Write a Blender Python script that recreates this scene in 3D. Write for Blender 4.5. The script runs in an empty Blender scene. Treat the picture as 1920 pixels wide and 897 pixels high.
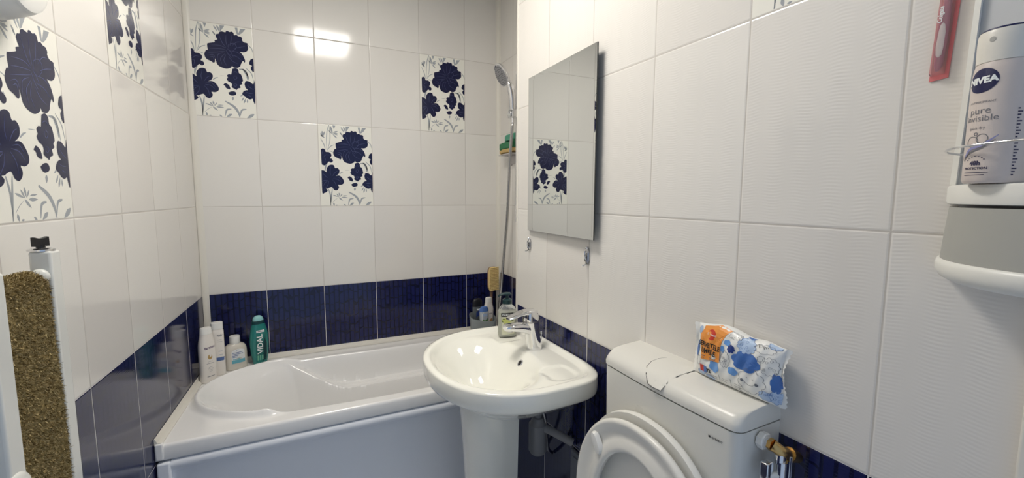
import bpy, bmesh, math, random
from mathutils import Vector, Matrix
R = math.radians
random.seed(7)
scene = bpy.context.scene
COL = scene.collection

# ------------------------------------------------------------------ camera
cam_d = bpy.data.cameras.new('camera'); cam = bpy.data.objects.new('camera', cam_d); COL.objects.link(cam)
cam_d.sensor_width = 36.0
cam_d.lens = 36.0 * 799.245 / 1920.0
cam_d.clip_start = 0.02
YAW, PIT, ROL = 0.4453, 0.10044, 0.00323
_c, _s = math.cos(YAW), math.sin(YAW)
fw = Vector((_s * math.cos(PIT), _c * math.cos(PIT), -math.sin(PIT)))
rt = Vector((_c, -_s, 0)); up = rt.cross(fw)
rt2 = rt * math.cos(ROL) + up * math.sin(ROL); up2 = up * math.cos(ROL) - rt * math.sin(ROL)
M = Matrix((rt2, up2, -fw)).transposed().to_4x4()
M.translation = Vector((0.4439, -2.2997, 1.3824))
cam.matrix_world = M
scene.camera = cam

# ------------------------------------------------------------------ light and exposure
world = bpy.data.worlds.new('world'); scene.world = world; world.use_nodes = True
WB = world.node_tree.nodes['Background']
WB.inputs[0].default_value = (0.60, 0.75, 1.0, 1)
WB.inputs[1].default_value = 0.53
LAMP_STRENGTH = 35.0
LAMP_COLOR = (1.0, 0.95, 0.875)
scene.view_settings.view_transform = 'Standard'
scene.view_settings.look = 'None'
scene.view_settings.gamma = 1.0
scene.view_settings.use_curve_mapping = False
scene.view_settings.exposure = 0.0

# ------------------------------------------------------------------ helpers
def mat(name, col, rough=0.4, metal=0.0, spec=0.5, coat=0.0, trans=0.0, ior=1.45, emis=None, estr=0.0, sss=0.0):
    m = bpy.data.materials.new(name); m.use_nodes = True
    b = m.node_tree.nodes['Principled BSDF']
    b.inputs['Base Color'].default_value = (*col, 1)
    b.inputs['Roughness'].default_value = rough
    b.inputs['Metallic'].default_value = metal
    b.inputs['Specular IOR Level'].default_value = spec
    b.inputs['Coat Weight'].default_value = coat
    b.inputs['Coat Roughness'].default_value = 0.04
    b.inputs['Transmission Weight'].default_value = trans
    b.inputs['IOR'].default_value = ior
    if emis: 
        b.inputs['Emission Color'].default_value = (*emis, 1); b.inputs['Emission Strength'].default_value = estr
    # faint procedural unevenness in the finish
    nt = m.node_tree
    if trans == 0 and not emis:
        tc = nt.nodes.new('ShaderNodeTexCoord'); nz = nt.nodes.new('ShaderNodeTexNoise'); mr = nt.nodes.new('ShaderNodeMapRange')
        nz.inputs['Scale'].default_value = 14; nt.links.new(tc.outputs['Object'], nz.inputs['Vector'])
        mr.inputs['To Min'].default_value = max(0, rough * 0.95); mr.inputs['To Max'].default_value = min(1, rough * 1.05)
        nt.links.new(nz.outputs['Fac'], mr.inputs['Value']); nt.links.new(mr.outputs['Result'], b.inputs['Roughness'])
    return m

def s2l(r, g, b):
    f = lambda c: (c / 255 / 12.92) if c / 255 <= 0.04045 else ((c / 255 + 0.055) / 1.055) ** 2.4
    return (f(r), f(g), f(b))

class Mesh:
    def __init__(self): self.v = []; self.f = []; self.mi = []; self.uv = None
    def add(self, vs, fs, mi=0):
        n = len(self.v); self.v += [tuple(p) for p in vs]
        for f in fs: self.f.append(tuple(n + i for i in f)); self.mi.append(mi)
        return self
    def box(self, lo, hi, mi=0):
        x0, y0, z0 = lo; x1, y1, z1 = hi
        vs = [(x0,y0,z0),(x1,y0,z0),(x1,y1,z0),(x0,y1,z0),(x0,y0,z1),(x1,y0,z1),(x1,y1,z1),(x0,y1,z1)]
        return self.add(vs, [(0,3,2,1),(4,5,6,7),(0,1,5,4),(1,2,6,5),(2,3,7,6),(3,0,4,7)], mi)
    def loft(self, rings, closed=True, cap0=True, cap1=True, mi=0, mis=None):
        n = len(rings[0]); vs = [p for r in rings for p in r]; fs = []; b = len(self.v)
        self.v += [tuple(p) for p in vs]
        for k in range(len(rings) - 1):
            m = mis[k] if mis else mi
            for i in range(n if closed else n - 1):
                j = (i + 1) % n
                self.f.append((b + k*n + i, b + k*n + j, b + (k+1)*n + j, b + (k+1)*n + i)); self.mi.append(m)
        if cap0: self.f.append(tuple(b + i for i in reversed(range(n)))); self.mi.append(mis[0] if mis else mi)
        if cap1: self.f.append(tuple(b + (len(rings)-1)*n + i for i in range(n))); self.mi.append(mis[-1] if mis else mi)
        return self
    def tube(self, pts, rad, seg=12, mi=0, cap=True):
        pts = [Vector(p) for p in pts]; rings = []; prev = None
        for i, p in enumerate(pts):
            t = (pts[min(i+1, len(pts)-1)] - pts[max(i-1, 0)]).normalized()
            if prev is None:
                a = t.orthogonal().normalized()
            else:
                a = (prev - t * prev.dot(t)); a = a.normalized() if a.length > 1e-6 else t.orthogonal().normalized()
            prev = a; b = t.cross(a); r = rad[i] if isinstance(rad, (list, tuple)) else rad
            rings.append([p + (a * math.cos(2*math.pi*k/seg) + b * math.sin(2*math.pi*k/seg)) * r for k in range(seg)])
        return self.loft(rings, True, cap, cap, mi)
    def lathe(self, prof, seg=32, mi=0, mis=None, c=(0,0,0), cap0=True, cap1=True):
        rings = [[(c[0] + r*math.cos(2*math.pi*k/seg), c[1] + r*math.sin(2*math.pi*k/seg), c[2] + z) for k in range(seg)] for r, z in prof]
        return self.loft(rings, True, cap0, cap1, mi, mis)
    def sphere(self, c, r, seg=16, rows=10, mi=0):
        rr = (r, r, r) if not isinstance(r, tuple) else r
        rings = []
        for j in range(rows + 1):
            a = -math.pi/2 + math.pi * j / rows
            q = max(math.cos(a), 0.001)
            rings.append([(c[0] + rr[0]*q*math.cos(2*math.pi*k/seg), c[1] + rr[1]*q*math.sin(2*math.pi*k/seg), c[2] + rr[2]*math.sin(a)) for k in range(seg)])
        return self.loft(rings, True, True, True, mi)
    def build(self, name, mats, parent=None, smooth=True, bevel=0, xf=None, auto=40, seg=3, loc=None):
        vs = self.v if xf is None else [tuple(xf @ Vector(p)) for p in self.v]
        me = bpy.data.meshes.new(name); me.from_pydata(vs, [], self.f); 
        if not isinstance(mats, (list, tuple)): mats = [mats]
        for m in mats: me.materials.append(m)
        me.polygons.foreach_set('material_index', self.mi)
        bm = bmesh.new(); bm.from_mesh(me); bmesh.ops.recalc_face_normals(bm, faces=bm.faces); bm.to_mesh(me); bm.free()
        me.update()
        o = bpy.data.objects.new(name, me); COL.objects.link(o)
        if loc: o.location = loc
        if parent: o.parent = parent
        if bevel:
            md = o.modifiers.new('bevel', 'BEVEL'); md.width = bevel; md.segments = seg; md.limit_method = 'ANGLE'; md.angle_limit = R(35); md.harden_normals = False
        if smooth:
            me.polygons.foreach_set('use_smooth', [True] * len(me.polygons))
            try: me.set_sharp_from_angle(angle=R(auto))
            except Exception: pass
        return o

def tag(o, label=None, cat=None, group=None, kind=None):
    if label: o['label'] = label
    if cat: o['category'] = cat
    if group: o['group'] = group
    if kind: o['kind'] = kind
    return o
def thing(name, loc, rotz, label, cat, group=None):
    o = bpy.data.objects.new(name, None); COL.objects.link(o); o.empty_display_size = 0.05
    o.location = loc; o.rotation_euler = (0, 0, rotz)
    return tag(o, label, cat, group)

def sring(a, b, z, n=2.0, seg=40, cx=0, cy=0, nb=None):
    out = []
    for k in range(seg):
        t = 2*math.pi*k/seg; c, s = math.cos(t), math.sin(t)
        out.append((cx + a * math.copysign(abs(c) ** (2/n), c), cy + b * math.copysign(abs(s) ** (2/n), s), z))
    return out
def smooth(t): t = max(0.0, min(1.0, t)); return t*t*(3-2*t)
def spline(pts, n=10):
    P = [Vector(p) for p in pts]; P = [P[0]*2-P[1]] + P + [P[-1]*2-P[-2]]; out = []
    for i in range(1, len(P)-2):
        for k in range(n):
            t = k/n
            out.append(0.5*((2*P[i]) + (-P[i-1]+P[i+1])*t + (2*P[i-1]-5*P[i]+4*P[i+1]-P[i+2])*t*t + (-P[i-1]+3*P[i]-3*P[i+1]+P[i+2])*t**3))
    out.append(P[-2]); return out

def text2d(s, size, off=0.0, shear=0.0, spacing=1.0):
    cu = bpy.data.curves.new('t', 'FONT'); cu.body = s; cu.size = size; cu.offset = off; cu.shear = shear; cu.space_character = spacing
    cu.align_x = 'CENTER'; cu.align_y = 'CENTER'; cu.resolution_u = 3
    o = bpy.data.objects.new('t', cu); COL.objects.link(o)
    dg = bpy.context.evaluated_depsgraph_get(); me = bpy.data.meshes.new_from_object(o.evaluated_get(dg))
    vs = [(v.co.x, v.co.y) for v in me.vertices]; fs = [tuple(p.vertices) for p in me.polygons]
    bpy.data.objects.remove(o); bpy.data.curves.remove(cu); bpy.data.meshes.remove(me)
    return vs, fs
def put_text(mb, s, size, fn, at=(0,0), ang=0, sx=1.0, mi=0, off=0.0, shear=0.0, spacing=1.0):
    vs, fs = text2d(s, size, off, shear, spacing); c, q = math.cos(ang), math.sin(ang)
    out = []
    for x, y in vs:
        x *= sx; out.append(fn(at[0] + x*c - y*q, at[1] + x*q + y*c))
    mb.add(out, fs, mi)
def put_poly(mb, pts, fn, mi=0, rings=3, centre=None):
    cx = sum(p[0] for p in pts)/len(pts); cy = sum(p[1] for p in pts)/len(pts)
    if centre: cx, cy = centre
    n = len(pts); vs = []; fs = []
    for r in range(rings):
        k = 1 - r/rings; vs += [fn(cx + (p[0]-cx)*k, cy + (p[1]-cy)*k) for p in pts]
    vs.append(fn(cx, cy))
    for r in range(rings-1):
        for i in range(n):
            j = (i+1) % n; fs.append((r*n+i, r*n+j, (r+1)*n+j, (r+1)*n+i))
    for i in range(n): fs.append(((rings-1)*n+i, (rings-1)*n+(i+1) % n, len(vs)-1))
    mb.add(vs, fs, mi)
def put_rect(mb, u0, v0, u1, v1, fn, mi=0, nu=8, nv=8):
    vs = [fn(u0+(u1-u0)*i/nu, v0+(v1-v0)*j/nv) for j in range(nv+1) for i in range(nu+1)]
    fs = [(j*(nu+1)+i, j*(nu+1)+i+1, (j+1)*(nu+1)+i+1, (j+1)*(nu+1)+i) for j in range(nv) for i in range(nu)]
    mb.add(vs, fs, mi)
def put_stroke(mb, pts, w, fn, mi=0, taper=0.25, closed=False, dense=1):
    P = [Vector((p[0], p[1])) for p in pts]
    n = len(P); L = []; Rr = []
    for i in range(n):
        if closed: t = (P[(i+1) % n] - P[i-1])
        else: t = (P[min(i+1, n-1)] - P[max(i-1, 0)])
        t = t.normalized() if t.length > 1e-9 else Vector((1,0)); q = Vector((-t.y, t.x))
        f = i/(n-1) if n > 1 else 0; ww = w/2 * (1 if closed else (taper + (1-taper)*math.sin(math.pi*min(1, f*0.9+0.1)))) 
        L.append(P[i]+q*ww); Rr.append(P[i]-q*ww)
    vs = [fn(p.x, p.y) for p in L] + [fn(p.x, p.y) for p in Rr]
    fs = [(i, i+1, n+i+1, n+i) for i in range(n-1)]
    if closed: fs.append((n-1, 0, n, 2*n-1))
    mb.add(vs, fs, mi)

# ------------------------------------------------------------------ room measures (metres)
XL, AL = 0.0014, 0.033          # left wall x = XL + AL*y
XR = 1.4567                      # bath niche right wall
XM, YM, AM = 1.2170, -0.7261, 0.0241   # mirror wall x = XM + AM*(YM - y)
ZC, H = 1.33, 0.397
ZB = ZC - H                      # top of the blue tiles
ZT = 2.50
nL = math.hypot(1, AL); nM = math.hypot(1, AM)
ROTM = -math.pi/2 + math.atan(AM)
ROTL = math.pi/2 - math.atan(AL)
def MW(s, off, z):               # point on the mirror wall: s metres from its corner, off metres into the room
    return Vector((XM + (AM*s - off)/nM, YM + (-s - AM*off)/nM, z))
def LW(s, off, z):               # left wall: s metres from the back corner
    return Vector((XL + (-AL*s + off)/nL, (-s - AL*off)/nL, z))

# ------------------------------------------------------------------ tile material
def tile_mat(name, ripple=0.25):
    m = bpy.data.materials.new(name); m.use_nodes = True; nt = m.node_tree; N = nt.nodes; Lk = nt.links
    b = N['Principled BSDF']
    def mth(op, a, c=None, d=None):
        n = N.new('ShaderNodeMath'); n.operation = op
        for i, x in enumerate((a, c, d)):
            if x is None: continue
            if isinstance(x, (int, float)): n.inputs[i].default_value = x
            else: Lk.new(x, n.inputs[i])
        return n.outputs[0]
    def mix(f, a, c):
        n = N.new('ShaderNodeMix'); n.data_type = 'RGBA'
        Lk.new(f, n.inputs['Factor'])
        for k, x in (('A', a), ('B', c)):
            s = [i for i in n.inputs if i.name == k and i.type == 'RGBA'][0]
            if isinstance(x, tuple): s.default_value = (*x, 1)
            else: Lk.new(x, s)
        return [o for o in n.outputs if o.type == 'RGBA'][0]
    uv = N.new('ShaderNodeUVMap'); uv.uv_map = 'metres'; sp = N.new('ShaderNodeSeparateXYZ'); Lk.new(uv.outputs[0], sp.inputs[0])
    u, v = sp.outputs[0], sp.outputs[1]
    uu = mth('DIVIDE', u, 0.25); vv = mth('DIVIDE', mth('SUBTRACT', v, ZC), H)
    fu = mth('FRACT', uu); fv = mth('FRACT', vv)
    du = mth('MULTIPLY', mth('MINIMUM', fu, mth('SUBTRACT', 1.0, fu)), 0.25)
    dv = mth('MULTIPLY', mth('MINIMUM', fv, mth('SUBTRACT', 1.0, fv)), H)
    d = mth('MINIMUM', du, dv)
    grout = mth('LESS_THAN', d, 0.0012)
    blue = mth('LESS_THAN', v, ZB)
    # per tile tone
    wn = N.new('ShaderNodeTexWhiteNoise'); wn.noise_dimensions = '2D'; cb = N.new('ShaderNodeCombineXYZ')
    Lk.new(mth('FLOOR', uu), cb.inputs[0]); Lk.new(mth('FLOOR', vv), cb.inputs[1]); Lk.new(cb.outputs[0], wn.inputs['Vector'])
    cr = N.new('ShaderNodeMapRange'); Lk.new(wn.outputs['Value'], cr.inputs['Value']); cr.inputs['To Min'].default_value = 0; cr.inputs['To Max'].default_value = 1
    white = mix(cr.outputs[0], s2l(226, 222, 216), s2l(232, 229, 223))
    # woven look of the blue tiles: upright bands and broken cross lines
    band = mth('FLOOR', mth('MULTIPLY', fu, 11.0)); bf = mth('FRACT', mth('MULTIPLY', fu, 11.0))
    vline = mth('LESS_THAN', mth('ABSOLUTE', mth('SUBTRACT', bf, 0.5)), 0.36)
    nz = N.new('ShaderNodeTexNoise'); nz.inputs['Scale'].default_value = 9.0; Lk.new(uv.outputs[0], nz.inputs['Vector'])
    sh = mth('ADD', mth('MULTIPLY', v, 19.0), mth('MULTIPLY', mth('SUBTRACT', nz.outputs['Fac'], 0.5), 2.6))
    sh2 = mth('ADD', sh, mth('MULTIPLY', mth('SINE', mth('MULTIPLY', band, 2.4)), 0.12))
    hline = mth('LESS_THAN', mth('ABSOLUTE', mth('SUBTRACT', mth('FRACT', sh2), 0.5)), 0.44)
    cell = mth('MULTIPLY', vline, hline)
    nz2 = N.new('ShaderNodeTexNoise'); nz2.inputs['Scale'].default_value = 5.0; Lk.new(uv.outputs[0], nz2.inputs['Vector'])
    bl = mix(nz2.outputs['Fac'], s2l(24, 28, 68), s2l(34, 39, 86))
    bcol = mix(cell, s2l(16, 19, 50), bl)
    col = mix(blue, white, bcol)
    gcol = mix(blue, s2l(196, 190, 182), s2l(222, 220, 218))
    Lk.new(mix(grout, col, gcol), b.inputs['Base Color'])
    Lk.new(mth('ADD', mth('MULTIPLY', grout, 0.5), 0.11), b.inputs['Roughness'])
    b.inputs['Specular IOR Level'].default_value = 0.55
    # wavy relief: fine ripples running sideways, shifted from one upright band to the next
    bd2 = mth('MULTIPLY', mth('SINE', mth('MULTIPLY', u, 2*math.pi/0.062)), 1.6)
    nz3 = N.new('ShaderNodeTexNoise'); nz3.inputs['Scale'].default_value = 11.0; Lk.new(uv.outputs[0], nz3.inputs['Vector'])
    rip = mth('SINE', mth('ADD', mth('MULTIPLY', v, 2*math.pi/0.0058), mth('ADD', bd2, mth('MULTIPLY', nz3.outputs['Fac'], 7.0))))
    amp = mth('MULTIPLY', mth('ADD', mth('MULTIPLY', mth('SINE', mth('MULTIPLY', u, 2*math.pi/0.05)), 0.5), 0.6), nz3.outputs['Fac'])
    nz4 = N.new('ShaderNodeTexNoise'); nz4.inputs['Scale'].default_value = 3.0; nz4.inputs['Detail'].default_value = 0; Lk.new(uv.outputs[0], nz4.inputs['Vector'])
    hgt = mth('ADD', mth('MULTIPLY', mth('MULTIPLY', rip, amp), 0.00005 * ripple), mth('MULTIPLY', nz4.outputs['Fac'], 0.0012))
    edge = N.new('ShaderNodeMapRange'); edge.interpolation_type = 'SMOOTHSTEP'
    Lk.new(d, edge.inputs['Value']); edge.inputs['From Min'].default_value = 0.0008; edge.inputs['From Max'].default_value = 0.0040
    edge.inputs['To Min'].default_value = 0; edge.inputs['To Max'].default_value = 0.0010
    hgt = mth('ADD', hgt, edge.outputs[0])
    bp = N.new('ShaderNodeBump'); bp.inputs['Strength'].default_value = 0.6; bp.inputs['Distance'].default_value = 1.0
    Lk.new(hgt, bp.inputs['Height']); Lk.new(bp.outputs[0], b.inputs['Normal'])
    return m
M_TILE = tile_mat('glazed wall tiles', 0.6)
M_TILE_M = tile_mat('glazed wall tiles with wavy relief', 3.4)

def wall(name, p0, p1, z0, z1, thick, u0, m, flip=1):
    p0 = Vector((*p0, 0)); p1 = Vector((*p1, 0)); t = (p1-p0); L = t.length; t.normalize(); nrm = Vector((-t.y, t.x, 0)) * flip
    vs = [p0+Vector((0,0,z0)), p1+Vector((0,0,z0)), p1+Vector((0,0,z1)), p0+Vector((0,0,z1))]
    vs += [q - nrm*thick for q in vs]
    me = bpy.data.meshes.new(name); me.from_pydata([tuple(q) for q in vs], [], [(0,1,2,3),(7,6,5,4),(0,4,5,1),(1,5,6,2),(2,6,7,3),(3,7,4,0)])
    uvl = me.uv_layers.new(name='metres')
    uvs = [(u0, z0), (u0+L, z0), (u0+L, z1), (u0, z1)] * 2
    for lp in me.loops: uvl.data[lp.index].uv = uvs[lp.vertex_index]
    me.materials.append(m); bm = bmesh.new(); bm.from_mesh(me); bmesh.ops.recalc_face_normals(bm, faces=bm.faces); bm.to_mesh(me); bm.free()
    o = bpy.data.objects.new(name, me); COL.objects.link(o); o['kind'] = 'structure'
    return o
YE = -2.118     # where the mirror wall ends at the door frame
w_back = wall('wall_back', (-0.2, 0), (XR+0.1, 0), 0, ZT, 0.1, -0.2, M_TILE, -1)
yl = -2.62
w_left = wall('wall_left', (XL, 0), (XL+AL*yl, yl), 0, ZT, 0.1, -0.262+0.25, M_TILE, 1)
w_niche = wall('wall_right', (XR, 0), (XR, YM-0.0), 0, ZT, 0.1, 0.07, M_TILE, -1)
sM = (YM-YE)*nM
pe = MW(sM, 0, 0)
w_mir = wall('wall_mirror_side', (XM, YM), (pe.x, pe.y), 0, ZT, 0.1, 0.7261-0.213, M_TILE_M, -1)
w_ret = wall('wall_return', (XR+0.1, YM), (XM+0.006, YM), 0, ZT, 0.1, 0.0, M_TILE, -1)
M_FLOOR = mat('pale grey blue floor tiles', s2l(222, 229, 240), 0.3)
M_CEIL = mat('white ceiling', s2l(238, 236, 230), 0.8)
fl = Mesh().box((-0.3, -2.7, -0.06), (1.75, 0.12, 0.0)).build('floor', M_FLOOR, smooth=False); fl['kind'] = 'structure'
ce = Mesh().box((-0.3, -2.7, ZT), (1.75, 0.12, ZT+0.06)).build('ceiling', M_CEIL, smooth=False); ce['kind'] = 'structure'
M_TRIM = mat('white plastic trim', s2l(228, 224, 214), 0.35)
def trim(name, m, **k):
    o = m.build(name, M_TRIM, **k); o['kind'] = 'structure'; return o
# quarter round corner strips and the outer corner strip
def quarter(cx, cy, r, a0, z0, z1):
    m = Mesh(); rings = []
    for z in (z0, z1): rings.append([(cx, cy, z)] + [(cx + r*math.cos(a0+math.pi/2*k/6), cy + r*math.sin(a0+math.pi/2*k/6), z) for k in range(7)])
    return m.loft(rings)
def cove(x, y, dx, dy, r, z0, z1):
    m = Mesh(); rings = []
    for z in (z0, z1):
        ring = [(x, y, z)]
        for k in range(8):
            a = math.pi/2*k/7; ring.append((x + dx*r*(1-math.sin(a))*1.0, y + dy*r*(1-math.cos(a))*1.0, z))
        rings.append(ring)
    return m.loft(rings)
trim('trim_1', cove(XL, 0, 1, -1, 0.022, 0.6, ZT))
trim('trim_2', cove(XR, 0, -1, -1, 0.020, 0.6, ZT))
trim('trim_3', Mesh().box((XM-0.0025, YM-0.010, 0), (XM+0.010, YM+0.004, ZT)), bevel=0.002)
pf = MW(sM, 0, 0)
# white door frame at the end of the mirror wall
df = Mesh().box((-0.002, -0.014, 0), (0.09, 0.12, 2.1))
o = df.build('door_1', M_TRIM, bevel=0.003); o['kind'] = 'structure'; o.location = (pf.x, pf.y, 0); o.rotation_euler = (0, 0, ROTM)
# sealing strips between bath and tiles
def strip(pts, name):
    m = Mesh(); P = [Vector(p) for p in pts]
    d = (P[1]-P[0]).normalized(); q = Vector((-d.y, d.x, 0))
    prof = [(0,0),(0.020,0),(0.020,0.004),(0.014,0.007),(0.009,0.007),(0.006,0.012),(0.003,0.020),(0,0.021)]
    m.loft([[p + q*a + Vector((0,0,b)) for a, b in prof] for p in P]); return trim(name, m)
strip([(XR-0.001, -0.0, 0.601), (XL+0.002, -0.0, 0.601)], 'trim_4')
strip([(XL+0.002, -0.0, 0.601), (XL+AL*(-0.684)+0.001, -0.684, 0.601)], 'trim_5')

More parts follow.
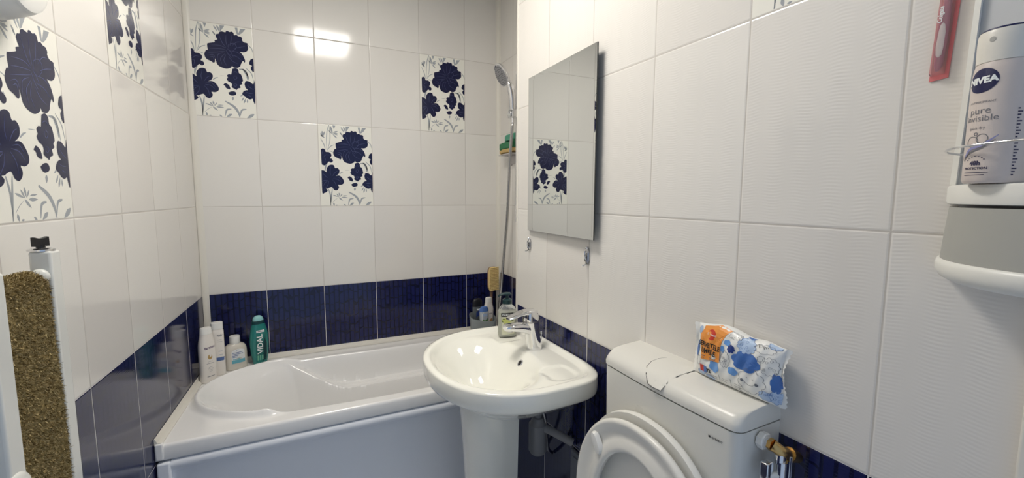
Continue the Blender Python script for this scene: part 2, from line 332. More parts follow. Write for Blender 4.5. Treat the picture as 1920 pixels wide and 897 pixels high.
# ------------------------------------------------------------------ flowered tiles
DEC = {"poly":[[[0.4402,0.8712],[0.456,0.8899],[0.4899,0.8967],[0.501,0.9151],[0.5353,0.9254],[0.5876,0.9204],[0.5983,0.9339],[0.6229,0.9392],[0.6511,0.9303],[0.6857,0.9373],[0.709,0.9257],[0.7198,0.9024],[0.7516,0.9091],[0.7802,0.8979],[0.8194,0.8948],[0.8376,0.8755],[0.8314,0.8609],[0.8547,0.842],[0.8842,0.8378],[0.9138,0.8335],[0.9121,0.8121],[0.9199,0.7845],[0.9075,0.755],[0.8658,0.7336],[0.8157,0.7291],[0.7911,0.7304],[0.8237,0.7051],[0.8508,0.672],[0.863,0.6376],[0.8515,0.6188],[0.8279,0.6346],[0.7949,0.5964],[0.7832,0.5742],[0.7419,0.5531],[0.6827,0.5519],[0.6595,0.5676],[0.6432,0.5487],[0.5833,0.5313],[0.5351,0.533],[0.4784,0.5459],[0.442,0.5673],[0.4259,0.6007],[0.414,0.6274],[0.408,0.5923],[0.3861,0.5801],[0.3495,0.5943],[0.2945,0.6103],[0.2687,0.6356],[0.2618,0.6624],[0.2784,0.6913],[0.2938,0.7064],[0.3177,0.712],[0.3111,0.7422],[0.3142,0.7767],[0.343,0.7849],[0.3861,0.7938],[0.4248,0.8044],[0.4215,0.8199],[0.4458,0.8271],[0.4652,0.8324],[0.4524,0.8483]],[[0.0439,0.6938],[0.0723,0.7066],[0.1082,0.6997],[0.1238,0.6706],[0.151,0.6662],[0.1832,0.6657],[0.223,0.6453],[0.228,0.6183],[0.2043,0.5923],[0.2402,0.5782],[0.2527,0.5621],[0.2417,0.544],[0.2086,0.5378],[0.1818,0.5493],[0.1476,0.5294],[0.1036,0.5019],[0.0719,0.5062],[0.0465,0.528]],[[0.9219,0.6211],[0.945,0.6588],[0.9711,0.6695],[0.9931,0.6664],[0.9905,0.5299],[0.9511,0.5448],[0.9433,0.5728],[0.965,0.5925],[0.9306,0.604]],[[0.0385,0.4428],[0.084,0.4395],[0.1281,0.4189],[0.1257,0.4427],[0.1376,0.4711],[0.1727,0.5013],[0.2203,0.5133],[0.2663,0.5053],[0.2868,0.4724],[0.3247,0.4753],[0.3607,0.4538],[0.363,0.4261],[0.3464,0.4005],[0.2922,0.3757],[0.2635,0.3701],[0.3306,0.3819],[0.3774,0.3749],[0.4179,0.3462],[0.4434,0.3094],[0.4265,0.2801],[0.3773,0.2649],[0.3298,0.2667],[0.3464,0.2398],[0.3347,0.2145],[0.2949,0.1945],[0.2486,0.2055],[0.2184,0.235],[0.1853,0.2315],[0.1372,0.2159],[0.1092,0.2141],[0.1356,0.1984],[0.1197,0.1766],[0.072,0.1619],[0.036,0.1715]],[[0.6618,0.5368],[0.7118,0.5479],[0.7501,0.5332],[0.7571,0.4983],[0.7859,0.4863],[0.803,0.4519],[0.8122,0.4168],[0.7889,0.4009],[0.7972,0.38],[0.7612,0.3668],[0.7689,0.3387],[0.7283,0.3288],[0.707,0.3109],[0.6829,0.3185],[0.6352,0.3366],[0.6422,0.362],[0.6292,0.3823],[0.5911,0.3938],[0.5661,0.4202],[0.5849,0.4357],[0.5753,0.4596],[0.6078,0.4762],[0.637,0.4749],[0.6493,0.5041]],[[0.5099,0.3527],[0.5408,0.3739],[0.5789,0.3646],[0.6019,0.3485],[0.6137,0.3139],[0.5841,0.3119],[0.5461,0.3234],[0.5379,0.3405]],[[0.5759,0.2723],[0.6214,0.2895],[0.6709,0.2928],[0.6972,0.2767],[0.6875,0.2546],[0.6274,0.2436],[0.5891,0.2554]],[[0.8324,0.3825],[0.8554,0.4185],[0.9106,0.4168],[0.9497,0.398],[0.9695,0.3922],[0.9818,0.4183],[0.992,0.419],[0.9855,0.179],[0.9546,0.2027],[0.9464,0.2276],[0.9049,0.2178],[0.8552,0.2292],[0.8266,0.2491],[0.7881,0.2682],[0.8109,0.3021],[0.8523,0.3178],[0.8777,0.3209],[0.8443,0.3438]]],"gray":[[[0.264,0.9926],[0.3195,0.9918],[0.292,0.9448]],[[0.5073,0.9878],[0.579,0.9885],[0.5211,0.9274],[0.5064,0.9225]],[[0.7335,0.9853],[0.7729,0.988],[0.7813,0.912],[0.7572,0.9166]],[[0.8962,0.9867],[0.8166,0.982],[0.777,0.9186],[0.7913,0.913],[0.8428,0.9392]]],"stroke":[[[[0.1998,0.9958],[0.1573,0.8836],[0.1443,0.6928]],0.0129],[[[0.2038,0.9895],[0.217,0.8829],[0.2029,0.7798],[0.1523,0.6799]],0.011],[[[0.0472,0.8254],[0.1038,0.75],[0.1245,0.6774]],0.0129],[[[0.2843,0.7568],[0.2125,0.7331],[0.1622,0.6876]],0.0129],[[[0.2621,0.6658],[0.2075,0.6781],[0.1702,0.6747]],0.0092],[[[0.9127,0.8193],[0.9699,0.782],[0.9914,0.7341]],0.0129],[[[0.2364,0.5882],[0.1594,0.5578],[0.1159,0.4858],[0.1064,0.4337]],0.0294],[[[0.2212,0.2143],[0.1975,0.1081],[0.1791,0.0091]],0.0202],[[[0.151,0.2133],[0.1812,0.1351],[0.1838,0.0094]],0.0202],[[[0.3605,0.3981],[0.4003,0.4184],[0.4394,0.4283]],0.0147],[[[0.4699,0.4481],[0.5571,0.4512]],0.0055],[[[0.2154,0.0461],[0.2654,0.0769],[0.3249,0.1049]],0.0055],[[[0.5239,0.1767],[0.6471,0.1269],[0.7116,0.0657],[0.7319,0.0089]],0.035],[[[0.8402,0.1053],[0.7686,0.0905],[0.7361,0.0236]],0.0239],[[[0.61,0.0961],[0.5401,0.0815],[0.5098,0.012]],0.0239],[[[0.7607,0.5411],[0.8592,0.5276],[0.9106,0.4168]],0.0239],[[[0.8621,0.5635],[0.9481,0.5058],[0.9769,0.4216]],0.0129],[[[0.8207,0.5459],[0.8759,0.486],[0.8819,0.4363]],0.0313]],"leaf":[[[0.2264,0.9852],[0.2637,0.8876],0.0276],[[0.3602,0.9247],[0.2652,0.9047],0.0184],[[0.3577,0.8971],[0.274,0.8988],0.0166],[[0.3606,0.8769],[0.269,0.8949],0.0147],[[0.343,0.8376],[0.2637,0.8876],0.0202],[[0.1935,0.9278],[0.259,0.8871],0.0184],[[0.0787,0.9192],[0.0772,0.8553],0.0221],[[0.1236,0.9138],[0.0857,0.8494],0.0221],[[0.0445,0.8922],[0.0854,0.846],0.0184],[[0.0422,0.8686],[0.1252,0.8332],0.0202],[[0.3924,0.9177],[0.4408,0.8781],0.0166],[[0.4166,0.9783],[0.4725,0.9156],0.0202],[[0.4645,0.9867],[0.5013,0.9185],0.0239],[[0.405,0.9005],[0.4359,0.8762],0.0129],[[0.2284,0.1379],[0.3355,0.1161],0.0166],[[0.2962,0.156],[0.3448,0.1131],0.0166],[[0.3402,0.1692],[0.3595,0.1175],0.0202],[[0.4011,0.1552],[0.3643,0.1177],0.0147],[[0.4035,0.1271],[0.4958,0.1324],0.0129],[[0.3826,0.1082],[0.4985,0.1077],0.0221],[[0.3348,0.109],[0.4079,0.0671],0.0221],[[0.9586,0.0584],[0.8422,0.0036],0.0405],[[0.234,0.0436],[0.2492,0.0022],0.0221],[[0.4233,0.0232],[0.4654,0.0062],0.0184],[[0.6154,0.0426],[0.5337,0.0061],0.0313],[[0.2737,0.0105],[0.312,0.0125],0.0129],[[0.7562,0.2446],[0.8079,0.2659],0.0129],[[0.7718,0.1917],[0.8157,0.2376],0.0166],[[0.805,0.1684],[0.8398,0.2247],0.0202],[[0.861,0.1753],[0.8645,0.219],0.0166],[[0.6463,0.2341],[0.6377,0.1907],0.0276]],"line":[[[0.5835,0.7605],[0.5302,0.811],[0.4977,0.8769]],[[0.6036,0.7694],[0.5895,0.8306],[0.5949,0.8935]],[[0.6433,0.78],[0.6682,0.8451],[0.6827,0.9022]],[[0.5829,0.7535],[0.4886,0.7725],[0.3555,0.7669]],[[0.572,0.7386],[0.4567,0.735],[0.3423,0.7245]],[[0.5702,0.7176],[0.4537,0.7001],[0.3196,0.6813]],[[0.5399,0.7009],[0.4608,0.6731],[0.4457,0.6093]],[[0.5581,0.6886],[0.4957,0.6345],[0.5096,0.5729]],[[0.5769,0.6833],[0.5423,0.6175],[0.5856,0.5581]],[[0.4194,0.6348],[0.3842,0.6663],[0.3171,0.6535]],[[0.3984,0.6123],[0.3824,0.6455],[0.3342,0.6344]],[[0.6142,0.6656],[0.6689,0.6212],[0.755,0.5931]],[[0.6257,0.6876],[0.7323,0.6759],[0.8179,0.6338]],[[0.6778,0.7273],[0.7557,0.7202],[0.8219,0.6837]],[[0.6998,0.7573],[0.7802,0.7787],[0.8707,0.7941]],[[0.6831,0.7907],[0.7551,0.8325],[0.8247,0.8391]],[[0.6018,0.7483],[0.6569,0.7114],[0.6916,0.6583]],[[0.6213,0.7501],[0.6249,0.7922],[0.7046,0.8137],[0.7405,0.775],[0.6778,0.7273],[0.6201,0.736]],[[0.5811,0.7325],[0.616,0.6868],[0.6713,0.6495]],[[0.0904,0.6065],[0.1293,0.6302],[0.1937,0.629]],[[0.0799,0.592],[0.1156,0.5814],[0.1018,0.5325]],[[0.0745,0.6322],[0.0679,0.6588],[0.0888,0.6878]],[[0.2035,0.3796],[0.1938,0.4273],[0.2136,0.4908]],[[0.2358,0.3751],[0.2868,0.4204],[0.3356,0.438]],[[0.2528,0.3555],[0.3382,0.3616],[0.401,0.317]],[[0.2314,0.3262],[0.2837,0.2811],[0.2977,0.2261]],[[0.1462,0.3134],[0.0977,0.2893],[0.0567,0.2452]],[[0.1401,0.3475],[0.0881,0.385],[0.0537,0.4098]],[[0.1649,0.3147],[0.1411,0.2577],[0.0614,0.1972]],[[0.1468,0.3203],[0.0724,0.3151],[0.0433,0.2994]],[[0.2421,0.3409],[0.3262,0.3328],[0.3895,0.2952]],[[0.6951,0.4651],[0.7231,0.446],[0.6965,0.4227],[0.6735,0.4423],[0.6951,0.4651]],[[0.688,0.3794],[0.7166,0.3672],[0.6902,0.3475],[0.6669,0.3637],[0.688,0.3794]],[[0.6585,0.4977],[0.7086,0.5087],[0.7366,0.4896]],[[0.8767,0.3712],[0.9252,0.3458],[0.9746,0.3274]],[[0.8405,0.2968],[0.9002,0.2863],[0.9615,0.2903]],[[0.8782,0.2632],[0.9279,0.2519]]]}
M_DBASE = mat('cream white glaze', s2l(240, 238, 228), 0.12)
M_DNAVY = mat('navy printed petals', s2l(27, 30, 64), 0.16)
M_DGREY = mat('grey printed leaves', s2l(160, 165, 170), 0.16)
M_DLINE = mat('pale petal lines', s2l(74, 80, 118), 0.16)
def decor(parent, fn):
    m = Mesh(); hh = 1.588
    base = fn
    def at(k):
        def g(u, v): 
            u = min(0.992, max(0.006, u)); v = min(0.995, max(0.006, v)); return base(u, v, 0.0002 + 0.00012*k)
        return g
    put_rect(m, 0.004, 0.003, 0.996, 0.997, at(0), 0, 1, 1)
    def fill(poly, k, mi):
        from mathutils.geometry import delaunay_2d_cdt
        g = at(k)
        r = delaunay_2d_cdt([Vector((p[0], p[1])) for p in poly], [], [list(range(len(poly)))], 1, 1e-6)
        m.add([g(v.x, v.y) for v in r[0]], [tuple(f) for f in r[2]], mi)
    def round_poly(p):
        q = spline([(a, b, 0) for a, b in p] + [(p[0][0], p[0][1], 0)], 3)[:-1]; return [(v.x, v.y) for v in q]
    for l, w in DEC['stroke']:
        q = [(v.x, v.y) for v in spline([(a, b, 0) for a, b in l], 5)]; put_stroke_aniso(m, q, w*1.15, at(1), 2)
    for a, b, w in DEC['leaf']:
        A = Vector((a[0], a[1]*1.588)); B = Vector((b[0], b[1]*1.588)); d = B-A; q = Vector((-d.y, d.x)).normalized()*w*0.68
        ring = [(A, 0), (A+d*.15, .55), (A+d*.4, 1), (A+d*.7, .7), (B, .1)]
        pl = [p+q*k for p, k in ring] + [p-q*k for p, k in reversed(ring)]
        fill([(p.x, p.y/1.588) for p in pl], 1, 2)
    for p in DEC['gray']: fill(p, 1, 2)
    for p in DEC['poly']: fill(round_poly(p), 3, 1)
    for l in DEC['line']:
        q = [(v.x, v.y) for v in spline([(a, b, 0) for a, b in l], 5)]; put_stroke_aniso(m, q, 0.0065, at(4), 3)
    o = m.build('flower_tile', [M_DBASE, M_DNAVY, M_DGREY, M_DLINE], parent, smooth=False)
    o['label'] = 'cream tile printed with navy flowers and grey leaves'
    return o
def put_stroke_aniso(m, q, w, fn, mi):
    put_stroke(m, [(a, b*1.588) for a, b in q], w, lambda u, v: fn(u, v/1.588), mi)
def on_back(c, z): return lambda u, v, o: (0.25*(c+u), -o, z + H*v)
decor(w_back, on_back(0, ZC+H)); decor(w_back, on_back(4, ZC+H)); decor(w_back, on_back(2, ZC))
def on_left(s0, z): return lambda u, v, o: tuple(LW(s0 - 0.25*u, o, z + H*v))
decor(w_left, on_left(1.262, ZC)); decor(w_left, on_left(0.762, ZC+H))
def on_mir(s0, z): return lambda u, v, o: tuple(MW(s0 + 0.25*u, o, z + H*v))
decor(w_mir, on_mir(1.713-0.7261, ZC+H))

# ------------------------------------------------------------------ ceiling lamp
M_FRAME = mat('lamp frame white', s2l(235, 235, 235), 0.4)
M_EMIT = mat('lamp diffuser lit', (0.9, 0.9, 0.88), 0.5, emis=LAMP_COLOR, estr=LAMP_STRENGTH)
lamp = thing('ceiling_lamp', (0.580, -1.14, ZT), 0, 'square white lit lamp on the ceiling above the bathroom floor', 'lamp')
lm = Mesh().box((-0.185, -0.225, -0.035), (0.185, 0.225, -0.001)); lm.build('lamp_housing', M_FRAME, lamp, bevel=0.006)
Mesh().box((-0.165, -0.205, -0.042), (0.165, 0.205, -0.0352)).build('diffuser', M_EMIT, lamp, smooth=False)

# ------------------------------------------------------------------ bathtub
M_ACR = mat('glossy white acrylic', s2l(246, 245, 243), 0.16, coat=0.3)
M_ACR2 = mat('bath side panel', s2l(240, 244, 250), 0.25)
M_CER = mat('white ceramic glaze', s2l(248, 247, 237), 0.07, coat=0.5)
M_CHR = mat('chrome', (0.78, 0.78, 0.79), 0.07, metal=1.0)
M_STEEL = mat('ribbed steel', (0.55, 0.54, 0.53), 0.25, metal=1.0)
M_BLACK = mat('black plastic', (0.012, 0.012, 0.014), 0.35)
M_WP = mat('white plastic', s2l(236, 235, 230), 0.3)
tub = thing('bathtub', (0.72, -0.34, 0), 0, 'white built-in bathtub with moulded basin along the navy tiled back wall', 'bathtub')
TX, TY = 0.72, -0.34
x0t = lambda y: XL + AL*y + 0.001
x1t = XR - 0.001
def tub_z(x, y):
    cy = -0.352; cx = 0.36; a = 0.325 if x < cx else 0.26; 
    bb = 0.262 if y > cy else (0.262 + 0.018*smooth((x-0.25)/0.5))
    if y > cy: bb -= 0.012*smooth((x-0.45)/0.3)
    xr = 1.12
    if x < cx: g = math.sqrt(((x-cx)/a)**2 + ((y-cy)/bb)**2)
    elif x > xr: g = math.sqrt(((x-xr)/0.26)**2 + ((y-cy)/bb)**2)
    else: g = abs(y-cy)/bb
    d = (1-g)*bb
    # steepness: gentle on the headrest, steep along the sides
    hd = smooth((0.52-x)/0.4)
    wdt = 0.10 + 0.26*hd
    zo = 0.600 - 0.415*smooth(max(0, d+0.004)/(0.07+0.20*hd)) if d > -0.004 else 0.600
    z = zo
    # shoulder ledge along the back side
    if y > cy and x > 0.26:
        k = smooth((x-0.27)/0.33)
        zl = 0.600 - 0.135*k
        di = d - 0.062*k
        zi = 0.600 if di < 0 else 0.600 - 0.42*smooth(di/0.10)
        lip = 0.006*math.exp(-(di/0.008)**2)*smooth((x-0.27)/0.08)
        z = max(zo, min(zl, zi) + lip if di < 0.03 else min(zl, zi))
    # raised rounded lip round the headrest end
    lipa = smooth((0.40-x)/0.10) if y > cy else smooth((0.32-x)/0.05)
    z += 0.021*lipa*math.exp(-((d+0.006)/(0.015 if d > -0.006 else 0.010))**2)
    # small step at the front end of the lip
    if y < cy: z += 0.010*math.exp(-((x-0.30)/0.03)**2)*math.exp(-((d+0.002)/0.012)**2)
    return z
m = Mesh(); NX, NY = 300, 170
vs = []
for j in range(NY+1):
    y = -0.676 + (0.675)*j/NY
    for i in range(NX+1):
        xa = x0t(y); x = xa + (x1t-xa)*i/NX
        vs.append((x-TX, y-TY, tub_z(x, y)))
fs = [(j*(NX+1)+i, j*(NX+1)+i+1, (j+1)*(NX+1)+i+1, (j+1)*(NX+1)+i) for j in range(NY) for i in range(NX)]
m.add(vs, fs)
# rounded front edge and underside turned down
prof = [(0, 0.600), (-0.004, 0.5985), (-0.0075, 0.594), (-0.009, 0.588), (-0.0095, 0.555), (-0.008, 0.549), (-0.002, 0.546), (0.012, 0.546)]
rings = []
NXX = 60
for dy, z in prof: rings.append([(x0t(-0.676)+(x1t-x0t(-0.676))*i/NXX - TX, -0.676+dy-TY, z) for i in range(NXX+1)])
m.loft(rings, closed=False, cap0=False, cap1=False)
bowl = m.build('basin', M_ACR, tub, auto=60)
p = Mesh()
prof = [(0.010, 0.545), (-0.002, 0.5445), (-0.010, 0.541), (-0.015, 0.533), (-0.016, 0.525), (-0.013, 0.514), (-0.006, 0.508), (-0.003, 0.502), (-0.003, 0.04), (0.010, 0.03), (0.02, 0.03), (0.02, 0.54)]
xa, xb = x0t(-0.68)+0.002, x1t-0.002
p.loft([[(x-TX, -0.672+dy-TY, z) for dy, z in prof] for x in (xa+0.036, xb)])
p.build('side_panel', M_ACR2, tub, auto=50)
q = Mesh().box((xa-TX, -0.691-TY, 0.03), (xa+0.036-TX, -0.655-TY, 0.541)); q.build('panel_end_strip', M_ACR2, tub, bevel=0.006)
Mesh().box((xa-0.001-TX, -0.690-TY, 0.552), (xa+0.02-TX, -0.672-TY, 0.606)).build('end_cap', M_ACR, tub, bevel=0.004)
for sx in (0.2, 1.25):
    for sy in (-0.6, -0.1): Mesh().lathe([(0.02, 0), (0.02, 0.02), (0.008, 0.03), (0.008, 0.2)], 12, c=(sx-TX, sy-TY, 0)).build('foot', M_CHR, tub)
Mesh().lathe([(0.028, 0.187), (0.028, 0.190), (0.02, 0.1915), (0.0, 0.1915)], 24, c=(1.02-TX, -0.352-TY, 0), cap1=False).build('drain', M_CHR, tub)

# ------------------------------------------------------------------ wash basin
SK = -0.313      # s of centre measured below
sc = 0.317       # distance along the mirror wall
so = MW(sc, 0, 0)
sink = thing('washbasin', so, ROTM, 'white D-shaped pedestal washbasin under the mirror', 'sink')
# local frame: x along wall to the right, y into the wall, so room side is -y
def sk(off, v, z): return (v, -off, z)
def sk_out(t):
    c, s = math.cos(t), math.sin(t)      # c>0 -> away from the wall
    if c >= 0: n, a = 2.15, 0.268
    else: n, a = 5.0, 0.200
    b = 0.300
    r = (abs(c/a)**n + abs(s/b)**n) ** (-1/n)
    return r*c, r*s
CEN = 0.202
NS = 160
def sk_top(off, v, k):
    """height of the upper side; k is 0 at the centre and 1 at the outline"""
    z = 0.8465
    # rim crest
    rim = smooth((k-0.84)/0.09)
    z += 0.0135*rim
    if k > 0.955: z -= 0.004*smooth((k-0.955)/0.045)
    # bowl
    g = ((off-0.283)/0.166)**2 + (v/0.238)**2
    g = math.sqrt(g)
    if g < 1.08: z -= 0.130*(1-smooth((g-0.25)/0.80))
    # soap recesses left and right of the tap
    for sv in (-1, 1):
        q = (abs((off-0.115)/0.05)**4 + abs((v-sv*0.185)/0.052)**4)
        if q < 1: z -= 0.004*smooth((1-q)/0.4)
    return z
m = Mesh(); rings = []
outl = [sk_out(2*math.pi*k/NS) for k in range(NS)]
NR = 60
for r in range(1, NR+1):
    k = r/NR; ring = []
    for (a, b) in outl:
        off, v = CEN + a*k, b*k; ring.append(sk(off, v, sk_top(off, v, k)))
    rings.append(ring)
def undr(sc_, z, back=1.0):
    ring = []
    for (a, b) in outl:
        off = CEN + a*sc_ if a > 0 else CEN + a*back
        v = b*sc_
        ring.append(sk(off, v, z))
    return ring
for s_, z in ((1.003, 0.850), (1.008, 0.838), (1.006, 0.822), (1.000, 0.810), (0.985, 0.801), (0.950, 0.793), (0.89, 0.783), (0.80, 0.763), (0.69, 0.741), (0.56, 0.715), (0.42, 0.696), (0.30, 0.686)):
    rings.append(undr(s_, z, min(1.0, 1.0)))
m.loft(rings, True, True, True)
m.build('bowl', M_CER, sink, auto=75)
# overflow on the wall-side slope of the bowl, waste in the bottom
ov = Mesh(); 
oo = 0.150; zz = 0.8155
def ovr(r, d): return [(r*math.cos(2*math.pi*k/24), -(oo + 0.78*d - 0.62*r*math.sin(2*math.pi*k/24)), zz + 0.62*d + r*0.78*math.sin(2*math.pi*k/24)) for k in range(24)]
ov.loft([ovr(0.0130, -0.006), ovr(0.0130, 0.0012), ovr(0.0118, 0.0028), ovr(0.0090, 0.0026), ovr(0.0085, 0.0012)], cap1=False)
ovo = ov.build('overflow_ring', M_CHR, sink)
Mesh().loft([ovr(0.0086, 0.0004), ovr(0.0086, 0.0016)]).build('overflow_hole', M_BLACK, ovo)
Mesh().lathe([(0.022, 0.0), (0.022, 0.003), (0.012, 0.004), (0.0, 0.004)], 24, c=(0, -0.283, 0.7169), cap1=False).build('waste_plug', M_CHR, sink)
# pedestal
pm = Mesh(); rings = []
for z, w, d in ((0.0, 0.105, 0.12), (0.02, 0.105, 0.12), (0.06, 0.095, 0.105), (0.2, 0.086, 0.095), (0.45, 0.087, 0.097), (0.62, 0.093, 0.105), (0.70, 0.098, 0.112), (0.722, 0.100, 0.114)):
    ring = []
    for k in range(41):
        t = -math.pi/2 + math.pi*k/40 ; ring.append(sk(0.252 + d*math.cos(t), w*math.sin(t), z))
    for v in (w, w-0.012):
        pass
    ring += [sk(0.205, w, z), sk(0.205, w-0.012, z)]
    for k in range(41):
        t = math.pi/2 - math.pi*k/40 ; ring.append(sk(0.252 + (d-0.012)*math.cos(t), (w-0.012)*math.sin(t), z))
    ring += [sk(0.205, -w+0.012, z), sk(0.205, -w, z)]
    rings.append(ring)
pm.loft(rings); pm.build('pedestal', M_CER, sink, auto=50)

# bottle trap and pipes behind the pedestal
M_PIPE = mat('grey plastic pipe', s2l(150, 150, 152), 0.4)
trap = thing('sink_drain_trap', MW(sc+0.02, 0.09, 0.0), ROTM, 'grey plastic bottle trap with pipes behind the washbasin pedestal', 'pipe')
t = Mesh().lathe([(0.014, 0.675), (0.014, 0.62), (0.020, 0.618), (0.026, 0.60), (0.032, 0.595), (0.032, 0.50), (0.026, 0.49), (0.02, 0.485)][::-1], 20); t.build('trap_cup', M_PIPE, trap)
Mesh().tube([(0.0, 0.0, 0.585), (0.04, 0.03, 0.58), (0.09, 0.085, 0.55)], 0.014).build('outlet_pipe', M_PIPE, trap)
Mesh().tube(spline([(-0.03, 0.0, 0.67), (-0.07, 0.02, 0.62), (-0.085, 0.05, 0.50), (-0.09, 0.085, 0.44)], 6), 0.006).build('supply_hose', M_STEEL, trap)
Mesh().tube(spline([(0.03, 0.0, 0.67), (0.02, 0.02, 0.60), (-0.02, 0.055, 0.48), (-0.04, 0.085, 0.44)], 6), 0.006).build('supply_hose', M_STEEL, trap)

# access hatch on the wall
hs = 1.150-0.726
hatch = thing('access_hatch', MW(hs+0.075, 0.0, 0.42), ROTM, 'small grey access hatch low on the navy tiles between washbasin and toilet', 'hatch')
M_GREY = mat('grey plastic', s2l(120, 124, 132), 0.45)
Mesh().box((-0.075, -0.012, -0.11), (0.075, -0.0005, 0.11)).build('hatch_frame', M_GREY, hatch, bevel=0.003)
Mesh().box((-0.058, -0.0155, -0.093), (0.058, -0.0125, 0.093)).build('hatch_door', M_GREY, hatch, bevel=0.0015)

# ------------------------------------------------------------------ mixer tap
tp = MW(1.010-0.7261, 0.078, 0.8467)
tap = thing('mixer_tap', tp, ROTM, 'chrome single lever mixer tap on the washbasin', 'tap')
# local: -y to the room (spout direction); body leans slightly
m = Mesh(); rings = []
for z, a, b, dy in ((0, 0.0275, 0.0275, 0), (0.004, 0.028, 0.028, 0), (0.012, 0.027, 0.027, -0.001), (0.05, 0.0250, 0.0250, -0.006), (0.085, 0.0245, 0.026, -0.011), (0.098, 0.0250, 0.027, -0.013)):
    rings.append(sring(a, b, z, 2.3, 32, 0, dy))
m.loft(rings, True); m.build('tap_body', M_CHR, tap, auto=50)
# spout: flat tapering tongue
m = Mesh(); rings = []
for y, z, w, h in ((-0.010, 0.068, 0.0215, 0.024), (-0.032, 0.076, 0.0215, 0.0185), (-0.058, 0.083, 0.022, 0.0150), (-0.085, 0.087, 0.022, 0.0125), (-0.106, 0.0885, 0.0215, 0.0110), (-0.114, 0.088, 0.018, 0.009)):
    rings.append([(w*math.copysign(abs(math.cos(t))**0.5, math.cos(t)), y, z + h*math.copysign(abs(math.sin(t))**0.7, math.sin(t))) for t in [2*math.pi*k/24 for k in range(24)]])
m.loft(rings); sp = m.build('spout', M_CHR, tap, auto=50)
Mesh().lathe([(0.0105, 0.070), (0.0105, 0.080)], 20, c=(0, -0.094, 0.003)).build('aerator', M_STEEL, sp)
m = Mesh().loft([sring(0.0250, 0.0270, 0.099, 2.4, 32, 0, -0.013), sring(0.0250, 0.0270, 0.1035, 2.4, 32, 0, -0.013)]); m.build('joint_ring', M_STEEL, tap)
m = Mesh().loft([sring(0.0248, 0.027, 0.104, 2.4, 32, 0, -0.013), sring(0.0245, 0.027, 0.124, 2.4, 32, 0, -0.014), sring(0.022, 0.0245, 0.136, 2.4, 32, 0, -0.014), sring(0.012, 0.014, 0.141, 2.4, 32, 0, -0.014)]); 
lev = m.build('handle_cap', M_CHR, tap, auto=50)
m = Mesh(); rings = []
for y, z, w, h in ((0.004, 0.130, 0.021, 0.009), (-0.03, 0.135, 0.0220, 0.0075), (-0.055, 0.132, 0.021, 0.0062), (-0.078, 0.126, 0.0190, 0.0054), (-0.097, 0.120, 0.0170, 0.0046), (-0.103, 0.118, 0.014, 0.0035)):
    rings.append([(w*math.copysign(abs(math.cos(t))**0.5, math.cos(t)), y, z + h*math.copysign(abs(math.sin(t))**0.8, math.sin(t))) for t in [2*math.pi*k/24 for k in range(24)]])
m.loft(rings); m.build('lever', M_CHR, tap, auto=50)
m = Mesh(); m.tube([(0, 0.030, 0.0), (0, 0.030, 0.050)], 0.0022, 8).sphere((0, 0.030, 0.052), 0.0045, 10, 6); m.build('pop_up_rod', M_CHR, tap)

# ------------------------------------------------------------------ toilet: cistern, seat and lid, bowl
TS0, TS1 = 1.4440-0.7261, 1.8205-0.7261
tc_ = (TS0+TS1)/2; hw = (TS1-TS0)/2
toi = thing('toilet', MW(tc_, 0, 0), ROTM, 'white toilet with wall cistern and raised seat beside the washbasin', 'toilet')
M_CIS = mat('cistern plastic', s2l(226, 224, 216), 0.28)
M_SEAT = mat('toilet seat plastic', s2l(232, 230, 223), 0.18)
M_SEAM = mat('dark seam', (0.03, 0.03, 0.03), 0.6)
def crs(w, d, z, r=0.022, back=0.0):    # cistern cross section: rounded front corners
    ring = [(-w, -back, z), (-w, -(d-r), z)]
    for k in range(1, 7): a = math.pi/2*k/6; ring.append((-w + r*(1-math.cos(a)), -(d-r) - r*math.sin(a), z))
    for k in range(1, 9): 
        f = k/9; ring.append((-w + r + (2*w-2*r)*f, -d - 0.006*math.sin(math.pi*f), z))
    for k in range(0, 6): a = math.pi/2*k/6; ring.append((w - r*(1-math.sin(a)), -(d-r) - r*math.cos(a), z))
    ring += [(w, -(d-r), z), (w, -back, z)]
    return ring
D = 0.124
b = Mesh().loft([crs(hw*0.95, D*0.86, 0.590), crs(hw*0.965, D*0.92, 0.60), crs(hw*0.985, D*0.965, 0.72), crs(hw-0.0008, D-0.001, 0.9565)]); cist = b.build('cistern', M_CIS, toi, auto=50)
Mesh().loft([crs(hw-0.003, D-0.003, 0.9560), crs(hw-0.003, D-0.003, 0.9595)]).build('lid_seam', M_SEAM, cist)
l = Mesh(); rings = []
def lidring(e, z):
    # e pulls the front edge back as the lid rounds over
    return crs(hw - min(e, 0.004)*0.5, D - e, z, 0.020 if e < 0.02 else 0.012)
for e, z in ((0.0, 0.9598), (-0.0005, 0.968), (0.002, 0.976), (0.007, 0.983), (0.015, 0.9885), (0.028, 0.9925), (0.05, 0.9955), (0.085, 0.9975), (0.112, 0.998)):
    rings.append(lidring(e, z))
l.loft(rings); lid = l.build('cistern_lid', M_CIS, toi, auto=60)
def lidz(d):
    P = [(0.0, 0.998), (0.012, 0.998), (0.039, 0.9975), (0.074, 0.9955), (0.096, 0.9925), (0.109, 0.9885), (0.117, 0.983), (0.124, 0.97)]
    for (a, za), (b_, zb) in zip(P, P[1:]):
        if a <= d <= b_: return za + (zb-za)*(d-a)/(b_-a)
    return P[-1][1]
